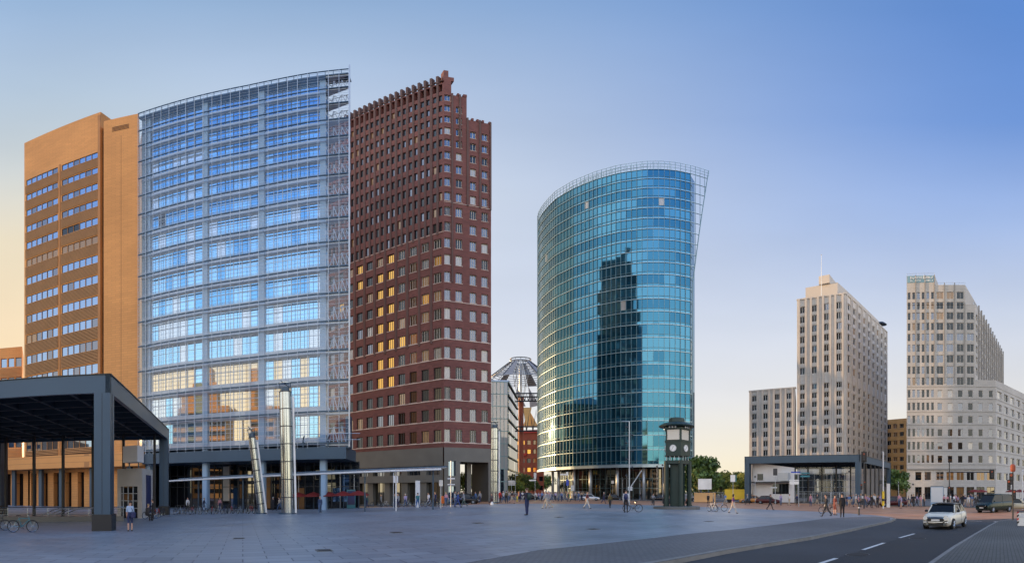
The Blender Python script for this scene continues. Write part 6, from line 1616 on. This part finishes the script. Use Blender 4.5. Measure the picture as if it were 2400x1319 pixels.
# ================================================================ vehicles
def lerp(a,b,t): return a+(b-a)*t
def car(name, label, cat, loc, rz, paint, Lc, Wc, Hc, st, cab, wheel_r=.31, wb=(.17,.80), glass='car_glass', roofm=None, mini=False, taxi=False, group=None, plate=True):
    """st: body stations (x fraction, z bottom, z belt, half-width factor); cab: (x_bottom_front, x_top_front, x_top_rear, x_bottom_rear), front at x=0"""
    t = thing(name, label, cat, tuple(loc), rz, group); X = lambda f: (f-.5)*Lc; Y = Wc/2
    roofm = roofm or paint
    mb = MB(); rings = []
    for (f, zb, zt, wf) in st:
        w_ = Y*wf; x = X(f); ring = []
        prof = [(.0,zb),(.80,zb),(.97,zb+.10),(1.0,lerp(zb,zt,.45)),(.985,lerp(zb,zt,.80)),(.90,zt-.02),(.72,zt+.012),(0,zt+.03)]
        for a,z in prof: ring.append((x,a*w_,z))
        for a,z in reversed(prof[1:-1]): ring.append((x,-a*w_,z))
        rings.append(ring)
    n = len(rings[0]); vs = [v for r in rings for v in r]; fs = [(i*n+j,i*n+(j+1)%n,(i+1)*n+(j+1)%n,(i+1)*n+j) for i in range(len(rings)-1) for j in range(n)]+[tuple(range(n)),tuple(reversed(range((len(rings)-1)*n,len(rings)*n)))]
    mb.poly(vs, fs, paint)
    me = mb.mesh('body', True); link('body', me, t)
    # belt height by x
    def belt(f):
        for a,b in zip(st,st[1:]):
            if a[0] <= f <= b[0]: return lerp(a[2],b[2],(f-a[0])/(b[0]-a[0])), lerp(a[3],b[3],(f-a[0])/(b[0]-a[0]))
        return st[-1][2], st[-1][3]
    b0,t0,t1,b1 = cab; wt = .76; zt = Hc
    def bp(f, s, k=.0): z, w_ = belt(f); return Vector((X(f), s*Y*w_*(.90-k), z-.01))
    def tp(f, s, k=0): return Vector((X(f), s*Y*(wt-k), zt-.04))
    # glasshouse
    fm = lerp(t0,t1,.45); fmb = lerp(b0,b1,.48)
    def pane(nm, a,b,c,d, m=None):
        k = MB(); k.face([a,b,c,d], m or M[glass]); k.obj(nm, t)
    pane('windscreen', bp(b0,-1), bp(b0,1), tp(t0,1), tp(t0,-1)); pane('rear_window', bp(b1,1), bp(b1,-1), tp(t1,-1), tp(t1,1))
    for s in (-1,1):
        pane('side_window', bp(b0+.01,s), bp(fmb,s), tp(fm,s), tp(t0+.005,s)); pane('side_window', bp(fmb+.012,s), bp(b1-.01,s), tp(t1-.005,s), tp(fm+.012,s))
        for (fa,fb) in ((b0,t0),(fmb+.006,fm+.006),(b1,t1)):
            k = MB(); k.tube([bp(fa,s,-.005), tp(fb,s,-.005)], .035, paint, 6); k.obj('pillar', t)
    k = MB(); nx = 6; rv = []
    for i in range(nx+1):
        f = lerp(t0-.012,t1+.012,i/nx); cz = zt-.05+ .05*sin(pi*i/nx)
        for y_, dz in ((-wt-.01,-.01),(-.55,.035),(0,.05),(.55,.035),(wt+.01,-.01)): rv.append((X(f), y_*Y, cz+dz))
    k.poly(rv, [(i*5+j,i*5+j+1,(i+1)*5+j+1,(i+1)*5+j) for i in range(nx) for j in range(4)], roofm); ro = link('roof', k.mesh('roof',True), t)
    so_ = ro.modifiers.new('s','SOLIDIFY'); so_.thickness = .05
    # wheels and arches
    for f in wb:
        for s in (-1,1):
            y = s*Y*.985; xw = X(f)
            k = MB(); k.tube([(xw,y-s*.02,wheel_r),(xw,y-s*.14,wheel_r)], wheel_r*1.17, M['black'], 20); k.obj('wheel_arch', t)
            k = MB(); k.tube([(xw,y+s*.012,wheel_r),(xw,y-s*.19,wheel_r)], wheel_r, M['rubber'], 20); w_ = k.obj('wheel', t)
            k = MB(); k.tube([(xw,y+s*.018,wheel_r),(xw,y+s*.005,wheel_r)], wheel_r*.66, M['frame_dark'], 16); 
            for j in range(5): a = 2*pi*j/5; k.tube([(xw,y+s*.022,wheel_r),(xw+cos(a)*wheel_r*.6,y+s*.022,wheel_r+sin(a)*wheel_r*.6)], .03, M['rail'], 4)
            k.obj('rim', w_)
    zf = st[1][2]; hx = X(st[1][0])
    w0 = Y*st[1][3]
    for s in (-1,1):
        k = MB(); c = Vector((X(0)+.05 if not mini else X(0)+.02, s*w0*.76 if not mini else s*.60, zf-.16 if not mini else .66))
        if mini: k.tube([c+Vector((.05,0,-.01)), c+Vector((-.07,0,0))], .135, M['chrome'], 16); k.tube([c+Vector((-.07,0,0)), c+Vector((-.085,0,0))], .11, M['lamp_glass'], 14)
        else: k.hexa([(c.x-.07,c.y-s*.2,c.z-.07),(c.x+.22,c.y+s*.17,c.z-.07),(c.x+.25,c.y+s*.12,c.z-.06),(c.x+.1,c.y-s*.2,c.z-.06),(c.x-.06,c.y-s*.2,c.z+.06),(c.x+.22,c.y+s*.15,c.z+.08),(c.x+.25,c.y+s*.12,c.z+.08),(c.x+.1,c.y-s*.2,c.z+.07)], M['lamp_glass'])
        k.obj('headlight', t)
        k = MB(); zr_ = st[-2][2]; k.box(X(1)-.10,X(1)+.012,s*Y*.62-.13,s*Y*.62+.13,zr_-.30,zr_-.12,M['taillight']); k.obj('tail_light', t)
        k = MB(); z,_ = belt(b0+.05); k.lathe([(.02,-.07),(.09,-.05),(.1,.05),(.03,.08)], M['black'] if mini else paint, 8, (X(b0+.05), s*(Y+.09), z+.08)); k.obj('wing_mirror', t)
        k = MB(); z,_ = belt(fmb); k.box(X(fmb)-.35,X(fmb)-.2,s*Y*.99-.01,s*Y*.99+.02,z-.16,z-.12,M['chrome']); k.tube([(X(fmb+.006),s*Y*1.0,z-.05),(X(fmb+.006),s*Y*.998,.32)], .006, M['black'], 4); k.obj('door_handle', t)
    k = MB(); zg = st[0][2]
    if mini:
        k.prism([(X(0)-.035,-.46),(X(0)-.035,.46),(X(0)+.1,.5),(X(0)+.1,-.5)], .44, .68, M['black']); k.prism([(X(0)-.05,-.42),(X(0)-.05,.42),(X(0)+.1,.46),(X(0)+.1,-.46)], .24, .36, M['black'])
        k.tube([(X(0)-.04,-.55,.55),(X(0)-.05,-.42,.665),(X(0)-.055,.42,.665),(X(0)-.04,.55,.55),(X(0)-.05,.42,.44),(X(0)-.05,-.42,.44),(X(0)-.04,-.55,.55)], .018, M['chrome'], 5)
    else: k.prism([(X(0)-.02,-Y*.5),(X(0)-.02,Y*.5),(X(0)+.1,Y*.5),(X(0)+.1,-Y*.5)], zg-.20, zg-.04, M['black']); k.prism([(X(0)-.02,-Y*.6),(X(0)-.02,Y*.6),(X(0)+.1,Y*.6),(X(0)+.1,-Y*.6)], .25, .40, M['black'])
    k.obj('grille', t)
    if plate: k = MB(); k.box(X(0)-.075,X(0)-.03,-.24,.24,.50,.60,M['white']); k.obj('number_plate', t)
    if mini:
        k = MB(); k.box(X(.13),X(.145),-.2,.2,zf+.075,zf+.10,M['black']); k.obj('bonnet_scoop', t)
        for s in (-1,1):
            k = MB(); k.box(X(0)-.05,X(0)+.02,s*.62-.09,s*.62+.09,.40,.46,M['lamp_glass']); k.obj('fog_lamp', t)
    if taxi: k = MB(); k.box(X(lerp(t0,t1,.3))-.1,X(lerp(t0,t1,.3))+.1,-.28,.28,zt+.03,zt+.17,M['yellow']); k.obj('taxi_roof_sign', t)
    return t
SED = [(0,.30,.62,.80),(.02,.22,.68,.90),(.10,.20,.80,.97),(.28,.20,.90,1),(.50,.20,.93,1),(.78,.22,.97,1),(.95,.26,.96,.93),(1,.34,.80,.85)]
MIN = [(0,.28,.70,.78),(.018,.20,.80,.88),(.09,.18,.86,.95),(.25,.18,.93,1),(.5,.18,.95,1),(.80,.20,.97,1),(.96,.24,.93,.92),(1,.34,.78,.84)]
VAN = [(0,.34,.80,.84),(.02,.26,.92,.93),(.08,.24,1.06,.98),(.18,.22,1.16,1),(.5,.22,1.20,1),(.9,.22,1.22,1),(.985,.26,1.22,.97),(1,.34,1.1,.92)]
SMA = [(0,.30,.66,.80),(.03,.22,.80,.92),(.14,.20,.92,.98),(.3,.20,.98,1),(.6,.2,1.0,1),(.9,.22,1.02,.97),(1,.34,.85,.88)]
def face_dir(px, d): return -(px-1200)/S + d
cream = carpaint('cream_white_car_paint', (.66,.64,.56), .0); dkgreen = carpaint('dark_green_black_paint', (.018,.035,.03)); dkred = carpaint('dark_burgundy_paint', (.06,.008,.012)); taxi_ = carpaint('ivory_taxi_paint', (.55,.50,.38), 0); silver = carpaint('silver_white_paint', (.55,.56,.58), .3); blackp = carpaint('black_car_paint', (.012,.012,.015)); orangep = carpaint('dull_orange_paint', (.45,.20,.05), 0)
# car front (local -x) must look along local -x; rotate so that -x points to the viewer
def front_to_viewer(px, turn): return -(px-1200)/S + pi/2 + turn
b = G(2217,1236,KERB); cr = car('compact_car','cream white compact car with black grille and round headlights driving toward the viewer','car',b,front_to_viewer(2217,-.30),cream,3.85,1.76,1.40,MIN,(.26,.36,.74,.90),.31,(.17,.82),'car_glass',blackp,mini=True)
b = G(2332,1200,KERB); car('van','dark green-black passenger van turning at the right edge','van',b,front_to_viewer(2332,-.62),dkgreen,4.9,1.92,1.95,VAN,(.13,.28,.95,.985),.34,(.17,.80),'car_glass')
b = G(2092,1187,KERB); car('parked_car','dark burgundy hatchback behind the banded pole','car',b,front_to_viewer(2092,-1.35),dkred,4.3,1.78,1.5,SED,(.24,.38,.80,.95),.32)
b = G(1092,1181,KERB); car('parked_car','black hatchback at the right corner of the brick tower','car',b,front_to_viewer(1092,1.35),blackp,3.9,1.7,1.5,SMA,(.2,.33,.82,.96),.33)
b = G(712,1191,KERB); car('taxi','ivory taxi behind the upright light tube, left one of two','taxi',b,front_to_viewer(712,1.2),taxi_,4.6,1.8,1.46,SED,(.26,.40,.76,.92),taxi=True)
b = G(765,1190,KERB); car('taxi','ivory taxi right beside the man in blue, right one of two','taxi',b,front_to_viewer(765,1.3),taxi_,4.6,1.8,1.46,SED,(.26,.40,.76,.92),taxi=True)
b = G(1382,1173,KERB); car('taxi','silver-white taxi on the cross street under the curved tower','taxi',b,front_to_viewer(1382,1.5),silver,4.6,1.8,1.46,SED,(.26,.40,.76,.92),taxi=True)
for i,(px,py,pt_,lab) in enumerate(((1545,1173.5,blackp,'black car half hidden behind the clock tower'),(1440,1172.5,blackp,'dark car right of the silver-white taxi'),(1758,1178.5,orangep,'dull orange car waiting right of the yellow lorry'),(1800,1180.5,dkred,'dark red car behind the fence below the distant canopy'),(1640,1175,blackp,'low dark car behind the fence by the kiosk'),(1240,1171.5,blackp,'dark car in the street mouth behind the photographing person'),(620,1191,blackp,'black car in the shade behind the leaning light tube'),(2382,1196,taxi_,'ivory car cut by the pole at the right edge'),(655,1192,silver,'silver car between the two left light tubes'))):
    b = G(px,py,KERB); car('distant_car',lab,'car',b,front_to_viewer(px,1.45 if i%2 else -1.5),pt_,4.4,1.78,1.45,SED,(.26,.40,.78,.93),group=None)
# yellow lorry
b = G(1728,1177.5,KERB); t = thing('lorry','bright yellow box lorry parked behind the fence before the park trees','lorry',tuple(b),face_dir(1728,0)); mb = MB(); mb.box(-2.6,1.6,-1.1,1.1,.7,2.75,M['yellow']); mb.obj('box', t)
mb = MB(); mb.prism([(1.65,-1.0),(3.1,-1.0),(3.1,1.0),(1.65,1.0)], .5, 1.5, M['yellow']); mb.poly([(1.65,-1.0,1.5),(3.1,-1.0,1.5),(3.1,1,1.5),(1.65,1,1.5),(1.7,-.95,2.3),(2.7,-.95,2.3),(2.7,.95,2.3),(1.7,.95,2.3)], [(4,5,6,7),(0,1,5,4),(1,2,6,5),(2,3,7,6)], M['g_dark']); mb.obj('cab', t)
for x in (-1.6,2.3):
    for s in (-1,1): mb = MB(); mb.tube([(x,s*1.05,.42),(x,s*.75,.42)], .42, M['rubber'], 16); mb.obj('wheel', t)
mb = MB(); mb.box(-2.6,3.0,-.5,.5,.45,.68,M['black']); mb.obj('chassis', t)
